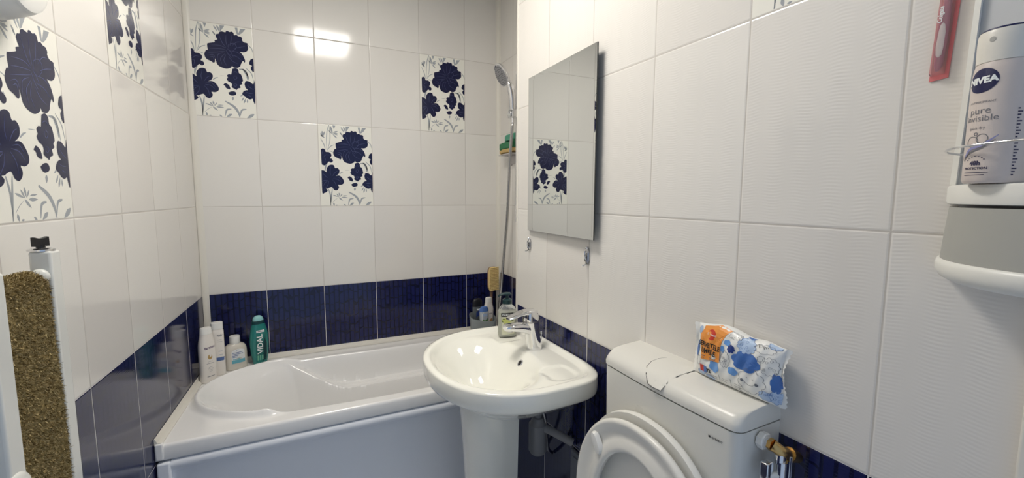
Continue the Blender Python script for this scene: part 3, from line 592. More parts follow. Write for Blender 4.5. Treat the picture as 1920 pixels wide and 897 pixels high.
# flush button: a shield shaped plate outlined by a dark groove
sc0 = -(1.632-0.0) 
def wl(X, y):      # world x,y -> local (x along wall, y)
    v = Vector((X, y, 0)) - MW(tc_, 0, 0); ex = Vector((AM, -1, 0))/nM; ey = Vector((1, AM, 0))/nM
    return v.dot(ex), v.dot(ey)
bp = [wl(*q) for q in ((1.205, -1.568), (1.185, -1.563), (1.160, -1.566), (1.135, -1.577), (1.117, -1.594), (1.106, -1.611), (1.101, -1.630), (1.104, -1.652), (1.120, -1.6545), (1.150, -1.654), (1.206, -1.653))]
fnb = lambda o: (lambda u, v: (u, v, lidz(max(0.0, -v - 0.006*math.sin(math.pi*max(0, min(1, (u+hw-0.022)/(2*hw-0.044)))))) + o))
g = Mesh(); put_stroke(g, bp, 0.0016, fnb(0.0006), 0, taper=1.0); g.build('button_groove', M_SEAM, lid, smooth=False)
g = Mesh(); put_poly(g, bp, fnb(0.0009), 0, rings=4)
for i in range(len(g.v)): pass
cxy = (sum(p[0] for p in bp)/len(bp), sum(p[1] for p in bp)/len(bp))
g2 = Mesh(); sh = [(cxy[0]+(p[0]-cxy[0])*0.965, cxy[1]+(p[1]-cxy[1])*0.965) for p in bp]
put_poly(g2, sh, fnb(0.0014), 0, rings=4); g2.build('flush_button', M_CIS, lid)
# maker's lettering
M_INK = mat('black ink', (0.02, 0.02, 0.02), 0.5)
M_INKG = mat('grey ink', s2l(120, 120, 126), 0.5)
g = Mesh(); put_text(g, '\u25A0 GEBERIT', 0.0055, lambda u, v: (u, -D-0.0062+0.0012, v), at=(hw-0.044, 0.928), off=0.00015, spacing=1.1)
g.v = [(x, -(D + 0.0035 + 0.006*math.sin(math.pi*max(0, min(1, (x+hw-0.022)/(2*hw-0.044)))) - 0.0035 - (0.9565-z)/0.2365*D*0.035 + 0.0006), z) for x, y, z in g.v]
g.build('lettering', M_INK, cist, smooth=False)
# seat and lid, both raised and leaning on the cistern
def egg(zc, a, top, bot, n=2.15, seg=72):
    out = []
    for k in range(seg):
        t = 2*math.pi*k/seg; c, s = math.cos(t), math.sin(t); h = top if s >= 0 else bot
        out.append((a*math.copysign(abs(c)**(2/n), c), zc + h*math.copysign(abs(s)**(2/n), s)))
    return out
ZS = 0.655
O = egg(ZS, 0.205, 0.234, 0.225); I = egg(0.635, 0.132, 0.186, 0.165, 2.05)
def off_(P, d, c=(0, ZS)):
    out = []
    for x, z in P:
        L = math.hypot(x-c[0], z-c[1]); k = (L+d)/L; out.append((c[0]+(x-c[0])*k, c[1]+(z-c[1])*k))
    return out
tilt = lambda z: 0.018*(z-0.43)/0.46   # leans back towards the cistern with height
def P3(P, off): return [(x, -(off - tilt(z)), z) for x, z in P]
s = Mesh()
rings = [P3(off_(I, 0.0), 0.196), P3(off_(I, 0.004), 0.200), P3(off_(I, 0.012), 0.2015)]
for k in (0.25, 0.5, 0.75): rings.append(P3([((1-k)*a[0]+k*b_[0], (1-k)*a[1]+k*b_[1]) for a, b_ in zip(off_(I, 0.016), off_(O, -0.012))], 0.200 - 0.010*math.sin(math.pi*k)))
rings += [P3(off_(O, -0.009), 0.2005), P3(off_(O, -0.003), 0.199), P3(off_(O, 0.0), 0.194), P3(off_(O, -0.002), 0.186), P3(off_(O, -0.012), 0.181), P3(off_(I, 0.01), 0.180), P3(off_(I, 0.0), 0.186)]
n = len(rings[0]); rings.append(rings[0]); s.loft(rings, True, False, False)
seat = s.build('seat', M_SEAT, toi, auto=60)
def buffer(x, z, ang):
    bmh = Mesh(); rr = [sring(0.0115*k, 0.026*k2, h, 2.6, 20) for h, k, k2 in ((0, 1.1, 1.1), (0.008, 1, 1), (0.012, 0.85, 0.92), (0.013, 0.5, 0.7))]; bmh.loft(rr)
    X = Matrix.Translation((x, -0.1935+tilt(z), z)) @ Matrix.Rotation(math.pi/2, 4, 'X') @ Matrix.Rotation(ang, 4, 'Z')
    bmh.build('seat_buffer', M_WP, seat, xf=X)
buffer(-0.128, 0.790, R(33)); buffer(0.128, 0.790, R(-33))
c2 = Mesh(); O2 = egg(ZS, 0.208, 0.247, 0.228)
rings = [P3([(x*k, ZS+(z-ZS)*k) for x, z in O2], o) for k, o in ((0.05, 0.168), (0.5, 0.168), (0.9, 0.169), (0.97, 0.174), (0.99, 0.1745), (1.0, 0.169), (1.0, 0.162), (0.985, 0.156), (0.9, 0.152), (0.5, 0.1505), (0.05, 0.150))]
c2.loft(rings); c2.build('seat_lid', M_SEAT, toi, auto=60)
for sx in (-0.075, 0.075):
    Mesh().tube([(sx-0.018, -0.185, 0.418), (sx+0.018, -0.185, 0.418)], 0.012).build('hinge', M_WP, toi)
bw = Mesh(); rings = []
for z, a, b_, cy in ((0.0, 0.11, 0.16, -0.30), (0.05, 0.105, 0.155, -0.30), (0.18, 0.12, 0.17, -0.32), (0.30, 0.165, 0.21, -0.36), (0.38, 0.185, 0.235, -0.385), (0.40, 0.185, 0.235, -0.385), (0.402, 0.17, 0.22, -0.385), (0.398, 0.14, 0.19, -0.385), (0.34, 0.12, 0.16, -0.385), (0.24, 0.06, 0.08, -0.36), (0.2, 0.03, 0.04, -0.36)):
    rings.append(sring(a, b_, z, 2.2, 48, 0, cy))
bw.loft(rings); bw.build('toilet_bowl', M_CER, toi, auto=60)
Mesh().box((-0.16, -0.23, 0.33), (0.16, -0.12, 0.402)).build('bowl_shelf', M_CER, toi, bevel=0.02)
Mesh().tube([(0, -0.06, 0.60), (0, -0.06, 0.30), (0, -0.12, 0.25), (0, -0.25, 0.25)], 0.022).build('flush_pipe', M_WP, toi)

# ------------------------------------------------------------------ mirror and its hooks
M_MIRROR = mat('silvered glass', (0.80, 0.82, 0.81), 0.01, metal=1.0)
M_MEDGE = mat('dark mirror edge', (0.03, 0.035, 0.035), 0.2)
mw_, mh = 0.4265, 0.569
mir = thing('wall_mirror', MW(0.1135 + mw_/2, 0.0, 1.2515), ROTM - R(1.75), 'rectangular frameless mirror hanging on the tiled wall above the washbasin', 'mirror')
hx = mw_/2
m = Mesh().box((-hx, -0.0185, 0), (hx, -0.0145, mh)); m.build('glass_pane', M_MEDGE, mir, smooth=False)
m = Mesh(); bz = 0.013
def rr(i, y): return [(-hx+i, y, i), (hx-i, y, i), (hx-i, y, mh-i), (-hx+i, y, mh-i)]
m.loft([rr(0.0004, -0.0187), rr(bz, -0.0189)], True, False, True); m.build('silvered_face', M_MIRROR, mir, smooth=False)
Mesh().box((-hx+0.05, -0.0145, 0.05), (hx-0.05, -0.0058, mh-0.05)).build('backing_board', M_BLACK, mir, smooth=False)
M_CHRD = mat('dark chrome', (0.42, 0.42, 0.43), 0.12, metal=1.0)
def hook(s, z0, z1, lab):
    h = thing('wall_hook', MW(s, 0, (z0+z1)/2), ROTM, lab, 'hook', 'chrome wall hooks under the mirror')
    L = (z1-z0)/2
    m = Mesh(); rings = []
    w = 0.0105
    oct_ = [(-w*0.45, -L*0.82), (w*0.45, -L*0.82), (w, -L*0.45), (w, L*0.45), (w*0.45, L*0.82), (-w*0.45, L*0.82), (-w, L*0.45), (-w, -L*0.45)]
    for o_, k in ((0.0005, 1.0), (0.004, 1.0), (0.008, 0.72), (0.0085, 0.66)): rings.append([(a*k, -o_, b*k) for a, b in oct_])
    m.loft(rings); m.build('hook_plate', M_CHRD, h, smooth=False)
    m = Mesh(); 
    for a in (-1, 1): m.tube([(-a*w*0.55, -0.0095, -L*0.5), (0, -0.0125, 0), (a*w*0.55, -0.0095, L*0.5)], 0.0016, 8)
    m.build('cross_bars', M_CHR, h)
    Mesh().sphere((0, -0.006, L*0.85), (0.005, 0.005, 0.006), 12, 8).build('screw_cap', M_CHR, h)
    m = Mesh(); m.tube(spline([(0, -0.008, -L*0.8), (0, -0.018, -L*1.0), (0, -0.020, -L*0.85)], 5), 0.0022, 8); m.build('hook_pin', M_CHR, h)
hook(0.838-0.7261, 1.168, 1.222, 'small faceted chrome hook under the left corner of the mirror')
hook(1.2085-0.7261, 1.165, 1.226, 'small faceted chrome hook under the right corner of the mirror')

# ------------------------------------------------------------------ packet of wet wipes on the cistern
M_PACK = mat('glossy white foil', s2l(236, 236, 232), 0.28)
M_OR = mat('orange print', s2l(232, 150, 70), 0.3); M_RED = mat('red print', s2l(205, 60, 45), 0.3)
M_MBL = mat('blue print', s2l(70, 112, 180), 0.3); M_LBL = mat('light blue print', s2l(108, 160, 222), 0.3)
M_DBL = mat('navy blue print', s2l(45, 66, 132), 0.3); M_PBL = mat('pale blue print', s2l(178, 200, 228), 0.3)
M_LINE = mat('grey line print', s2l(110, 116, 126), 0.4); M_LBLN = mat('blue line print', s2l(96, 130, 185), 0.4)
wp = thing('wet_wipes_packet', MW(0.929+0.0915, 0.0, 0.9982), ROTM, 'white cloud-patterned packet of wet wipes leaning on the wall on top of the cistern', 'wet wipes')
PW, PH = 0.184, 0.103
def ptop(u): return 1.055 + 0.115*math.exp(-((u-0.36)/0.22)**2) + 0.045*math.exp(-((u-0.80)/0.10)**2)
def phalf(u, v):
    a = max(0, 1-abs(2*u-1)**3.2); b = max(0, 1-abs(2*v-1)**3.0)
    return 0.0020 + 0.021*(a**0.55)*(b**0.55)
def pwr(u, v): return 0.0016*math.sin(u*23+v*6)*math.sin(v*9+u*5) + 0.0011*math.sin(u*47-v*13)
def PF(u, v, side=1, o=0.0):      # v 0..1 relative to the local top
    mid = 0.0345 - 0.0075*v
    sag = 0.004*math.sin(math.pi*u)*(1-v)
    uu = u + 0.012*math.sin(v*7)*(1 if u > 0.5 else -1)*abs(2*u-1)**6
    a = max(0, 1-abs(2*u-1)**6)
    y = -(mid + side*(phalf(u, v) + pwr(u, v)*a*min(1, 4*v, 4*(1-v)+0.2)) + side*o)
    return (PW*(uu-0.5), y, PH*v*ptop(u) + 0.0)
m = Mesh(); NU, NV = 90, 50
for side in (1, -1):
    vs = [PF(i/NU, j/NV, side) for j in range(NV+1) for i in range(NU+1)]
    fs = [(j*(NU+1)+i, j*(NU+1)+i+1, (j+1)*(NU+1)+i+1, (j+1)*(NU+1)+i) for j in range(NV) for i in range(NU)]
    m.add(vs, fs)
n1 = (NU+1)*(NV+1)
bd = [i for i in range(NU+1)] + [j*(NU+1)+NU for j in range(1, NV+1)] + [NV*(NU+1)+i for i in range(NU-1, -1, -1)] + [j*(NU+1) for j in range(NV-1, 0, -1)]
for a, b_ in zip(bd, bd[1:]+bd[:1]): m.f.append((a, b_, n1+b_, n1+a)); m.mi.append(0)
# crimped ends with serrated edge
for e in (0, 1):
    sx = -1 if e == 0 else 1; vs = []; K = 24
    for j in range(K+1):
        v = j/K; p = PF(e, v); zz = 0.0025 if j % 2 else 0.0; w = 0.005 + 0.002*math.sin(v*5+e*2) + (0.007*max(0, v-0.8)/0.2 if e == 0 else 0)
        curl = 0.005*math.sin(v*6+e*1.5)
        vs += [p, (p[0]+sx*(w*0.5), p[1]+curl*0.5, p[2]), (p[0]+sx*(w+zz), p[1]+curl, p[2])]
    m.add(vs + [(x, y+0.0008, z) for x, y, z in vs], [(3*j+q, 3*j+q+1, 3*j+q+4, 3*j+q+3) for j in range(K) for q in range(2)] + [(len(vs)+3*j+q, len(vs)+3*j+q+1, len(vs)+3*j+q+4, len(vs)+3*j+q+3) for j in range(K) for q in range(2)])
pack = m.build('packet_body', M_PACK, wp, auto=80)
def dfn(k): return lambda u, zf: PF(min(max(u, -0.01), 1.01), min(1.0, max(0, zf/ptop(min(max(u, 0), 1)))), 1, 0.0006 + 0.00022*k)
AS = PW/PH
def circ(c, ru, n=26, ry=None): return [(c[0]+ru*math.cos(2*math.pi*i/n), c[1]+(ry or ru*AS)*math.sin(2*math.pi*i/n)) for i in range(n)]
def cloud_outline(c, w, h, n=7, amp=0.16, ph=0.0, seg=84):
    out = []
    for i in range(seg):
        t = 2*math.pi*i/seg; k = 1 - amp + amp*abs(math.cos(n*t/2+ph))**0.6*1.3
        out.append((c[0]+w/2*k*math.cos(t), c[1]+h/2*k*math.sin(t)))
    return out
PM = [M_OR, M_RED, M_MBL, M_LBL, M_DBL, M_PBL, M_LINE, M_LBLN, M_PACK, M_INK]
pr_ = Mesh()
def solid(c, w, h, mi, n=7, ph=0.0, amp=0.16, k=1): put_poly(pr_, cloud_outline(c, w, h, n, amp, ph), dfn(k), mi, 4)
def lined(c, w, h, mi, n=7, ph=0.0, fill=None, k=1, lw=0.004):
    P = cloud_outline(c, w, h, n, 0.16, ph)
    if fill is not None: put_poly(pr_, P, dfn(k), fill, 4)
    put_stroke(pr_, P, lw, dfn(k+1), mi, closed=True)
# orange panel
op = [(0.069,0.895),(0.105,1.06),(0.221,1.11),(0.316,1.16),(0.461,1.12),(0.42,1.06),(0.39,0.909),(0.371,0.743),(0.38,0.466),(0.25,0.43),(0.129,0.395),(0.108,0.585),(0.081,0.759),(0.064,0.821)]
put_poly(pr_, op, dfn(3), 0, 6, (0.24, 0.75))
put_poly(pr_, circ((0.237,0.944), 0.058), dfn(4), 1, 3)
put_text(pr_, 'Proxi', 0.058, dfn(6), (0.240,0.945), 0.0, 1.0, 8, 0.0012)
pr_f = dfn(6)
def txt(s, size, at, sx=1.0, mi=9, off=0.0, ang=0.0, k=6):
    f = dfn(k); put_text(pr_, s, size, lambda x, y: f(at[0]+(x*math.cos(ang)-y*math.sin(ang))/PW, at[1]+(x*math.sin(ang)+y*math.cos(ang))/PH), (0, 0), 0, sx, mi, off)
pr2 = Mesh(); 
txt('SERVE\u0162ELE', 0.0145, (0.222,0.715), 0.80, 9, 0.0004); txt('UMEDE', 0.0145, (0.222,0.585), 0.80, 9, 0.0004)
for i, w in enumerate((0.10, 0.075)): put_rect(pr_, 0.24-w, 0.475-0.04*i, 0.24+w*0.9, 0.487-0.04*i, dfn(6), 6, 6, 1)
# red and blue flash with the count
put_rect(pr_, 0.115, 0.13, 0.165, 0.27, dfn(3), 1, 3, 3); put_rect(pr_, 0.165, 0.13, 0.215, 0.27, dfn(3), 2, 3, 3)
txt('72', 0.011, (0.243,0.20), 0.85, 9, 0.0005)
# clouds
solid((0.669,0.658), 0.30, 0.36, 2, 6, 0.3); solid((0.615,0.68), 0.11, 0.24, 2, 5, 0.1, 0.1, 2)
solid((0.538,0.395), 0.115, 0.16, 3, 5); solid((0.445,0.899), 0.07, 0.11, 3, 5); solid((0.499,0.81), 0.08, 0.15, 4, 7, 0.4, 0.22)
solid((0.316,0.344), 0.13, 0.24, 3, 5, 0.5); solid((0.056,0.577), 0.05, 0.32, 2, 4); solid((0.965,0.424), 0.09, 0.34, 2, 6, 0.2, 0.22); solid((0.672,1.10), 0.10, 0.08, 2, 5); solid((0.40,0.75),0.05,0.14,3,5)
lined((0.653,0.945), 0.19, 0.27, 7, 11, 0, 5); lined((0.917,1.07), 0.13, 0.12, 7, 9, 0, 5); lined((0.975,0.17), 0.11, 0.24, 7, 8, 0, 5); lined((0.885,0.15), 0.13, 0.18, 7, 7, 0.3, 5)
lined((0.905,0.70), 0.17, 0.32, 6, 11, 0); lined((0.835,0.98), 0.20, 0.15, 6, 8, 0.2); lined((0.443,0.575), 0.11, 0.32, 6, 11, 0.2); lined((0.825,0.80), 0.07, 0.12, 6, 7)
lined((0.745,0.330), 0.27, 0.46, 6, 9, 0.15, None, 1, 0.005); lined((0.66,0.07),0.10,0.10,6,5); lined((0.09,0.34),0.06,0.20,6,7); lined((0.06,0.95),0.05,0.16,7,5,0,5)
lined((0.13,0.10),0.10,0.10,7,5,0,5); lined((0.25,0.07),0.12,0.08,7,5,0,5)
# smiling face, scribbles
for c in ((0.700,0.385),(0.765,0.385)): put_poly(pr_, circ(c, 0.0045), dfn(2), 9, 1)
for c in ((0.655,0.315),(0.805,0.305)): put_poly(pr_, circ(c, 0.017), dfn(2), 6, 2)
put_stroke(pr_, [(0.675,0.315),(0.695,0.275),(0.73,0.255),(0.765,0.265),(0.79,0.30)], 0.006, dfn(2), 9)
for c, w, h in (((0.653,0.945),0.13,0.18),((0.905,0.70),0.12,0.22),((0.443,0.575),0.07,0.22),((0.93,0.17),0.14,0.13)):
    for i in range(7):
        a, b_ = c[0]+w*(random.random()-0.5), c[1]+h*(random.random()-0.5)
        put_stroke(pr_, [(a+0.016*math.cos(t)*(1-t/14), b_+0.028*math.sin(t)*(1-t/14)) for t in [k*0.6 for k in range(14)]], 0.0028, dfn(2), 7 if c[1] != 0.70 and c[0] != 0.443 else 6, taper=1)
# speckled panel and small print drawn as fine strokes
pl = [(0.44,1.02),(0.46,1.12),(0.58,1.075),(0.60,0.99),(0.58,0.96)]
put_stroke(pr_, pl+[pl[0]], 0.003, dfn(2), 6, taper=1)
for i in range(30):
    a, b_ = random.uniform(0.455,0.585), random.uniform(0.99,1.075); t = random.random()*3
    put_stroke(pr_, [(a, b_), (a+0.007*math.cos(t), b_+0.013*math.sin(t))], 0.003, dfn(2), 9, taper=1)
for x, y, n_, w in ((0.30,0.14,2,0.055),(0.44,0.16,2,0.05),(0.60,0.16,3,0.055)):
    for i in range(n_): put_stroke(pr_, [(x-w+0.02*random.random(), y-0.045*i), (x+w-0.02*random.random(), y-0.045*i)], 0.005, dfn(2), 9, taper=1)
for x in (0.375, 0.515): put_stroke(pr_, [(x,0.06),(x,0.22)], 0.003, dfn(2), 9, taper=1)
for i in range(6): put_stroke(pr_, [(0.765+0.017*i,1.045-0.004*i),(0.780+0.017*i,0.985+0.012*(i%3))], 0.005, dfn(2), 9, taper=1)
pr_.build('printed_pattern', PM, pack, smooth=False)

# ------------------------------------------------------------------ water valve beside the cistern
M_BRASS = mat('brass', (0.62, 0.42, 0.17), 0.28, metal=1.0)
vs0 = TS1
val = thing('angle_valve', MW(vs0+0.030, 0.0, 0.925), ROTM, 'brass and chrome angle valve feeding the right side of the cistern', 'valve')
# white nut against the cistern side, axis along the wall (x)
def hexring(x, r, n=8): return [(x, -0.062 + r*math.cos(2*math.pi*k/n+0.2), 0.012 + r*math.sin(2*math.pi*k/n+0.2)) for k in range(n)]
Mesh().loft([hexring(-0.0285, 0.0145), hexring(-0.0285+0.001, 0.016), hexring(-0.018, 0.016), hexring(-0.016, 0.0145)]).build('plastic_nut', M_WP, val, smooth=False)
Mesh().tube([(-0.016, -0.062, 0.012), (-0.010, -0.062, 0.012)], 0.0085).build('chrome_nipple', M_CHR, val)
Mesh().loft([hexring(-0.011, 0.0115, 6), hexring(-0.004, 0.0115, 6)]).build('hex_nut', M_BRASS, val, smooth=False)
Mesh().tube(spline([(-0.005, -0.062, 0.012), (-0.001, -0.060, 0.010), (0.0035, -0.055, 0.005), (0.005, -0.046, -0.001), (0.005, -0.002, -0.022)], 6), 0.0105).build('brass_elbow', M_BRASS, val)
Mesh().tube([(0.005, -0.030, -0.0085), (0.005, -0.018, -0.014)], 0.0130).build('brass_collar', M_BRASS, val)
Mesh().tube([(0.004, -0.054, 0.0), (0.004, -0.054, -0.018)], 0.0095).build('valve_neck', M_CHR, val)
Mesh().box((-0.012, -0.086, -0.052), (0.003, -0.068, -0.014)).build('lever_handle', M_CHR, val, bevel=0.0025)
Mesh().tube([(0.006, -0.052, -0.014), (0.006, -0.052, -0.066)], 0.0105).build('valve_body', M_CHR, val)
Mesh().tube([(-0.002, -0.074, -0.040), (0.006, -0.056, -0.040)], 0.006).build('valve_stem', M_WP, val)
Mesh().tube(spline([(0.006, -0.052, -0.062), (0.006, -0.054, -0.16), (0.006, -0.05, -0.28), (0.01, -0.02, -0.40)], 6), 0.0065).build('braided_hose', M_STEEL, val)
Mesh().tube([(0.021, -0.050, 0.0), (0.021, -0.050, -0.30)], 0.0022, 8).build('thin_rod', M_CHR, val)

# ------------------------------------------------------------------ bottles
def section(rows, v):
    for r0, r1 in zip(rows, rows[1:]):
        if r0[0] <= v <= r1[0]:
            t = (v-r0[0])/(r1[0]-r0[0]) if r1[0] > r0[0] else 0
            return [r0[i]+(r1[i]-r0[i])*t for i in (1, 2, 3)]
    return rows[-1][1:4] if v > rows[-1][0] else rows[0][1:4]
def wrap(rows, o):
    def f(u, v):
        a, b_, n = section(rows, v); q = min(0.995, abs(u)/a)
        return (u, -(b_*(1-q**n)**(1/n)) - o, v)
    return f
def bottle(rows, seg=48):
    return Mesh().loft([sring(a, b_, z, n, seg) for z, a, b_, n in rows])
def dense(rows, k=6):
    out = []
    for r0, r1 in zip(rows, rows[1:]):
        for i in range(k):
            t = i/k; out.append(tuple(r0[j]+(r1[j]-r0[j])*t for j in range(4)))
    out.append(rows[-1]); return out
def smooth_rows(rows, k=5):
    P = [rows[0]] + list(rows) + [rows[-1]]; out = []
    for i in range(1, len(P)-2):
        for q in range(k):
            t = q/k; r = []
            for j in range(4):
                a, b_, c, d = P[i-1][j], P[i][j], P[i+1][j], P[i+2][j]
                r.append(0.5*((2*b_)+(-a+c)*t+(2*a-5*b_+4*c-d)*t*t+(-a+3*b_-3*c+d)*t**3))
            out.append(tuple(r))
    out.append(rows[-1]); return out
M_BW = mat('white bottle plastic', s2l(238, 232, 224), 0.25)
M_PEARL = mat('pearly bottle plastic', s2l(214, 208, 196), 0.25, coat=0.3)
M_TEAL = mat('teal shower gel plastic', s2l(44, 128, 122), 0.18, coat=0.4)
M_TEALD = mat('dark teal', s2l(8, 58, 62), 0.3); M_TEALL = mat('pale teal cap', s2l(150, 205, 205), 0.25)
M_WINK = mat('white ink', s2l(240, 244, 242), 0.4); M_GOLD = mat('gold print', s2l(190, 158, 100), 0.35); M_PURP = mat('violet ink', s2l(80, 50, 100), 0.4)
M_LABEL = mat('white label', s2l(232, 234, 234), 0.4); M_TBL = mat('turquoise print', s2l(110, 180, 195), 0.4); M_STB = mat('steel blue print', s2l(85, 110, 160), 0.4)
ZR = 0.6
# tall white bottle
rows = smooth_rows([(0.0, 0.026, 0.017, 2.6), (0.006, 0.030, 0.020, 2.6), (0.05, 0.031, 0.021, 2.6), (0.12, 0.0310, 0.0215, 2.6), (0.16, 0.030, 0.020, 2.6), (0.19, 0.025, 0.017, 2.5), (0.205, 0.0225, 0.0165, 2.5)])
b1 = thing('shampoo_bottle', (0.037, -0.190, ZR+0.001), R(36), 'tall white shampoo bottle with gold drop, in front at the left end of the bath', 'bottle')
bb = bottle(rows).build('bottle_body', M_BW, b1, auto=60)
cap = Mesh().loft([sring(a, b_, z, 2.5, 40) for z, a, b_ in ((0.205, 0.0215, 0.0155), (0.2055, 0.0225, 0.0165), (0.229, 0.0205, 0.0150), (0.232, 0.019, 0.0135), (0.233, 0.014, 0.01))]).build('bottle_cap', M_WP, b1)
g = Mesh(); f = wrap(rows, 0.0004); put_text(g, 'farmec', 0.0145, f, (0.002, 0.150), 0.12, 1.0, 0, 0.0003)
put_poly(g, [(0.0+0.0085*math.cos(t), 0.110+0.0105*math.sin(t)) for t in [2*math.pi*k/20 for k in range(20)]], f, 1, 2)
f2 = wrap(rows, 0.0007)
put_poly(g, [(0.0016, 0.130), (0.005, 0.120), (0.0055, 0.113), (0.002, 0.109), (-0.002, 0.112), (-0.0015, 0.120)], f2, 3, 2)
put_rect(g, -0.014, 0.082, 0.014, 0.0835, f, 2, 6, 1); put_rect(g, -0.014, 0.026, 0.014, 0.0285, f, 2, 6, 1)
for i, w in enumerate((0.009, 0.007, 0.010, 0.008, 0.006)): put_rect(g, -w, 0.090-0.007*i if i < 1 else 0.066-0.006*(i-1), w, 0.0908-0.007*i if i < 1 else 0.0668-0.006*(i-1), f, 4, 4, 1)
g.build('front_print', [M_PURP, M_GOLD, M_INKG, M_BW, M_LINE], bb, smooth=False)
# second white bottle behind
rows = dense([(0.0, 0.022, 0.016, 3), (0.005, 0.024, 0.018, 3), (0.195, 0.024, 0.018, 3), (0.205, 0.021, 0.0155, 3)])
b2 = thing('shampoo_bottle', (0.065, -0.126, ZR+0.001), R(12), 'white shampoo bottle with blue band half hidden behind the gold drop bottle', 'bottle')
bb = bottle(rows).build('bottle_body', M_BW, b2, auto=60)
Mesh().loft([sring(a, b_, z, 3, 40) for z, a, b_ in ((0.205, 0.021, 0.0155), (0.2055, 0.0225, 0.017), (0.232, 0.0222, 0.0168), (0.234, 0.020, 0.015))]).build('bottle_cap', M_WP, b2)
g = Mesh(); f = wrap(rows, 0.0004); put_text(g, 'hair', 0.013, f, (0.008, 0.178), 0, 1.0, 0, 0.0003)
put_rect(g, -0.003, 0.150, 0.016, 0.1508, f, 1, 4, 1); put_rect(g, -0.003, 0.158, 0.014, 0.159, f, 1, 4, 1)
put_rect(g, -0.018, 0.066, 0.021, 0.082, f, 2, 8, 2); put_rect(g, 0.0, 0.092, 0.015, 0.0932, f, 2, 4, 1); put_rect(g, 0.0, 0.108, 0.015, 0.1092, f, 2, 4, 1)
g.build('front_print', [M_INKG, M_LINE, M_STB], bb, smooth=False)
# squat pearly bottle
rows = smooth_rows([(0.0, 0.039, 0.023, 2.6), (0.006, 0.0435, 0.026, 2.6), (0.05, 0.045, 0.027, 2.6), (0.09, 0.044, 0.0265, 2.6), (0.108, 0.036, 0.023, 2.5), (0.116, 0.022, 0.019, 2.3), (0.118, 0.019, 0.018, 2.2)])
b3 = thing('shower_gel_bottle', (0.120, -0.074, ZR+0.001), R(22), 'squat pearly bottle with white screw cap and turquoise label, on the bath edge', 'bottle')
bb = bottle(rows).build('bottle_body', M_PEARL, b3, auto=60)
Mesh().lathe([(0.0205, 0.116), (0.021, 0.117), (0.0205, 0.147), (0.0195, 0.150), (0.0, 0.150)], 40, cap1=False).build('bottle_cap', M_WP, b3)
g = Mesh(); f = wrap(rows, 0.0004); f2 = wrap(rows, 0.0007)
lab = [(-0.022, 0.030), (0.030, 0.030), (0.030, 0.082)] + [(0.004+0.026*math.cos(t), 0.082+0.012*math.sin(t)) for t in [math.pi*k/10 for k in range(1, 10)]] + [(-0.022, 0.082)]
put_poly(g, lab, f, 0, 4); put_rect(g, -0.022, 0.030, 0.030, 0.046, f2, 1, 8, 2)
for i, w in enumerate((0.020, 0.021, 0.013, 0.010)): put_rect(g, -0.019, 0.077-0.0065*i, -0.019+w*2, 0.0795-0.0065*i, f2, 2, 8, 1)
put_stroke(g, [(-0.004, 0.088), (0.004, 0.091), (0.012, 0.088)], 0.0015, f2, 2, taper=1); put_rect(g, -0.018, 0.048, 0.010, 0.051, f2, 1, 6, 1)
g.build('front_label', [M_LABEL, M_TBL, M_STB], bb, smooth=False)
# teal shower gel
rows = smooth_rows([(0.0, 0.026, 0.015, 2.4), (0.005, 0.029, 0.018, 2.4), (0.05, 0.0365, 0.022, 2.4), (0.10, 0.0390, 0.023, 2.4), (0.15, 0.0355, 0.021, 2.4), (0.182, 0.029, 0.0178, 2.4), (0.19, 0.0268, 0.017, 2.4)])
b4 = thing('shower_gel_bottle', (0.213, -0.056, ZR+0.001), R(24), 'teal shower gel bottle with rounded cap and white lettering, on the bath edge', 'bottle')
bb = bottle(rows).build('bottle_body', M_TEAL, b4, auto=60)
Mesh().loft([sring(a, b_, z, 2.4, 40) for z, a, b_ in ((0.1895, 0.0245, 0.0165), (0.190, 0.0265, 0.0178), (0.203, 0.0255, 0.0172), (0.205, 0.0235, 0.016))]).build('cap_base', M_TEALD, b4)
Mesh().loft([sring(a, b_, z, 2.3, 40) for z, a, b_ in ((0.2045, 0.0225, 0.0155), (0.214, 0.0215, 0.015), (0.222, 0.017, 0.0125), (0.227, 0.010, 0.008), (0.2285, 0.003, 0.003))]).build('cap_dome', M_TEALL, b4)
g = Mesh(); f = wrap(rows, 0.0004); f2 = wrap(rows, 0.0008); f3 = wrap(rows, 0.0012)
put_poly(g, [(-0.019, 0.012), (0.021, 0.012), (0.0245, 0.06), (0.025, 0.10), (0.022, 0.150), (-0.017, 0.150), (-0.022, 0.10), (-0.0215, 0.06)], f, 0, 5)
put_poly(g, [(0.006, 0.015), (0.0225, 0.02), (0.0245, 0.06), (0.0245, 0.10), (0.016, 0.125), (0.006, 0.085)], f2, 1, 4, (0.016, 0.07))
put_text(g, 'VIDAL', 0.033, f3, (-0.0035, 0.098), R(90), 1.0, 2, 0.0006)
put_rect(g, -0.016, 0.152, 0.018, 0.162, f2, 2, 6, 2); put_rect(g, -0.012, 0.1555, 0.014, 0.158, f3, 1, 6, 1)
for i in range(9):
    t = R(100+i*14); put_stroke(g, [(0.022, 0.03), (0.022+0.030*math.cos(t), 0.03+0.05*math.sin(t))], 0.002, f3, 3, taper=0.2)
for i in range(3): put_rect(g, -0.017+0.009*i, 0.022, -0.011+0.009*i, 0.045, f2, 4, 2, 2)
g.build('front_print', [mat('sea green print', s2l(30, 105, 98), 0.3), M_TEALD, M_WINK, mat('leaf green print', s2l(20, 66, 52), 0.4), mat('mint print', s2l(120, 190, 160), 0.4)], bb, smooth=False)

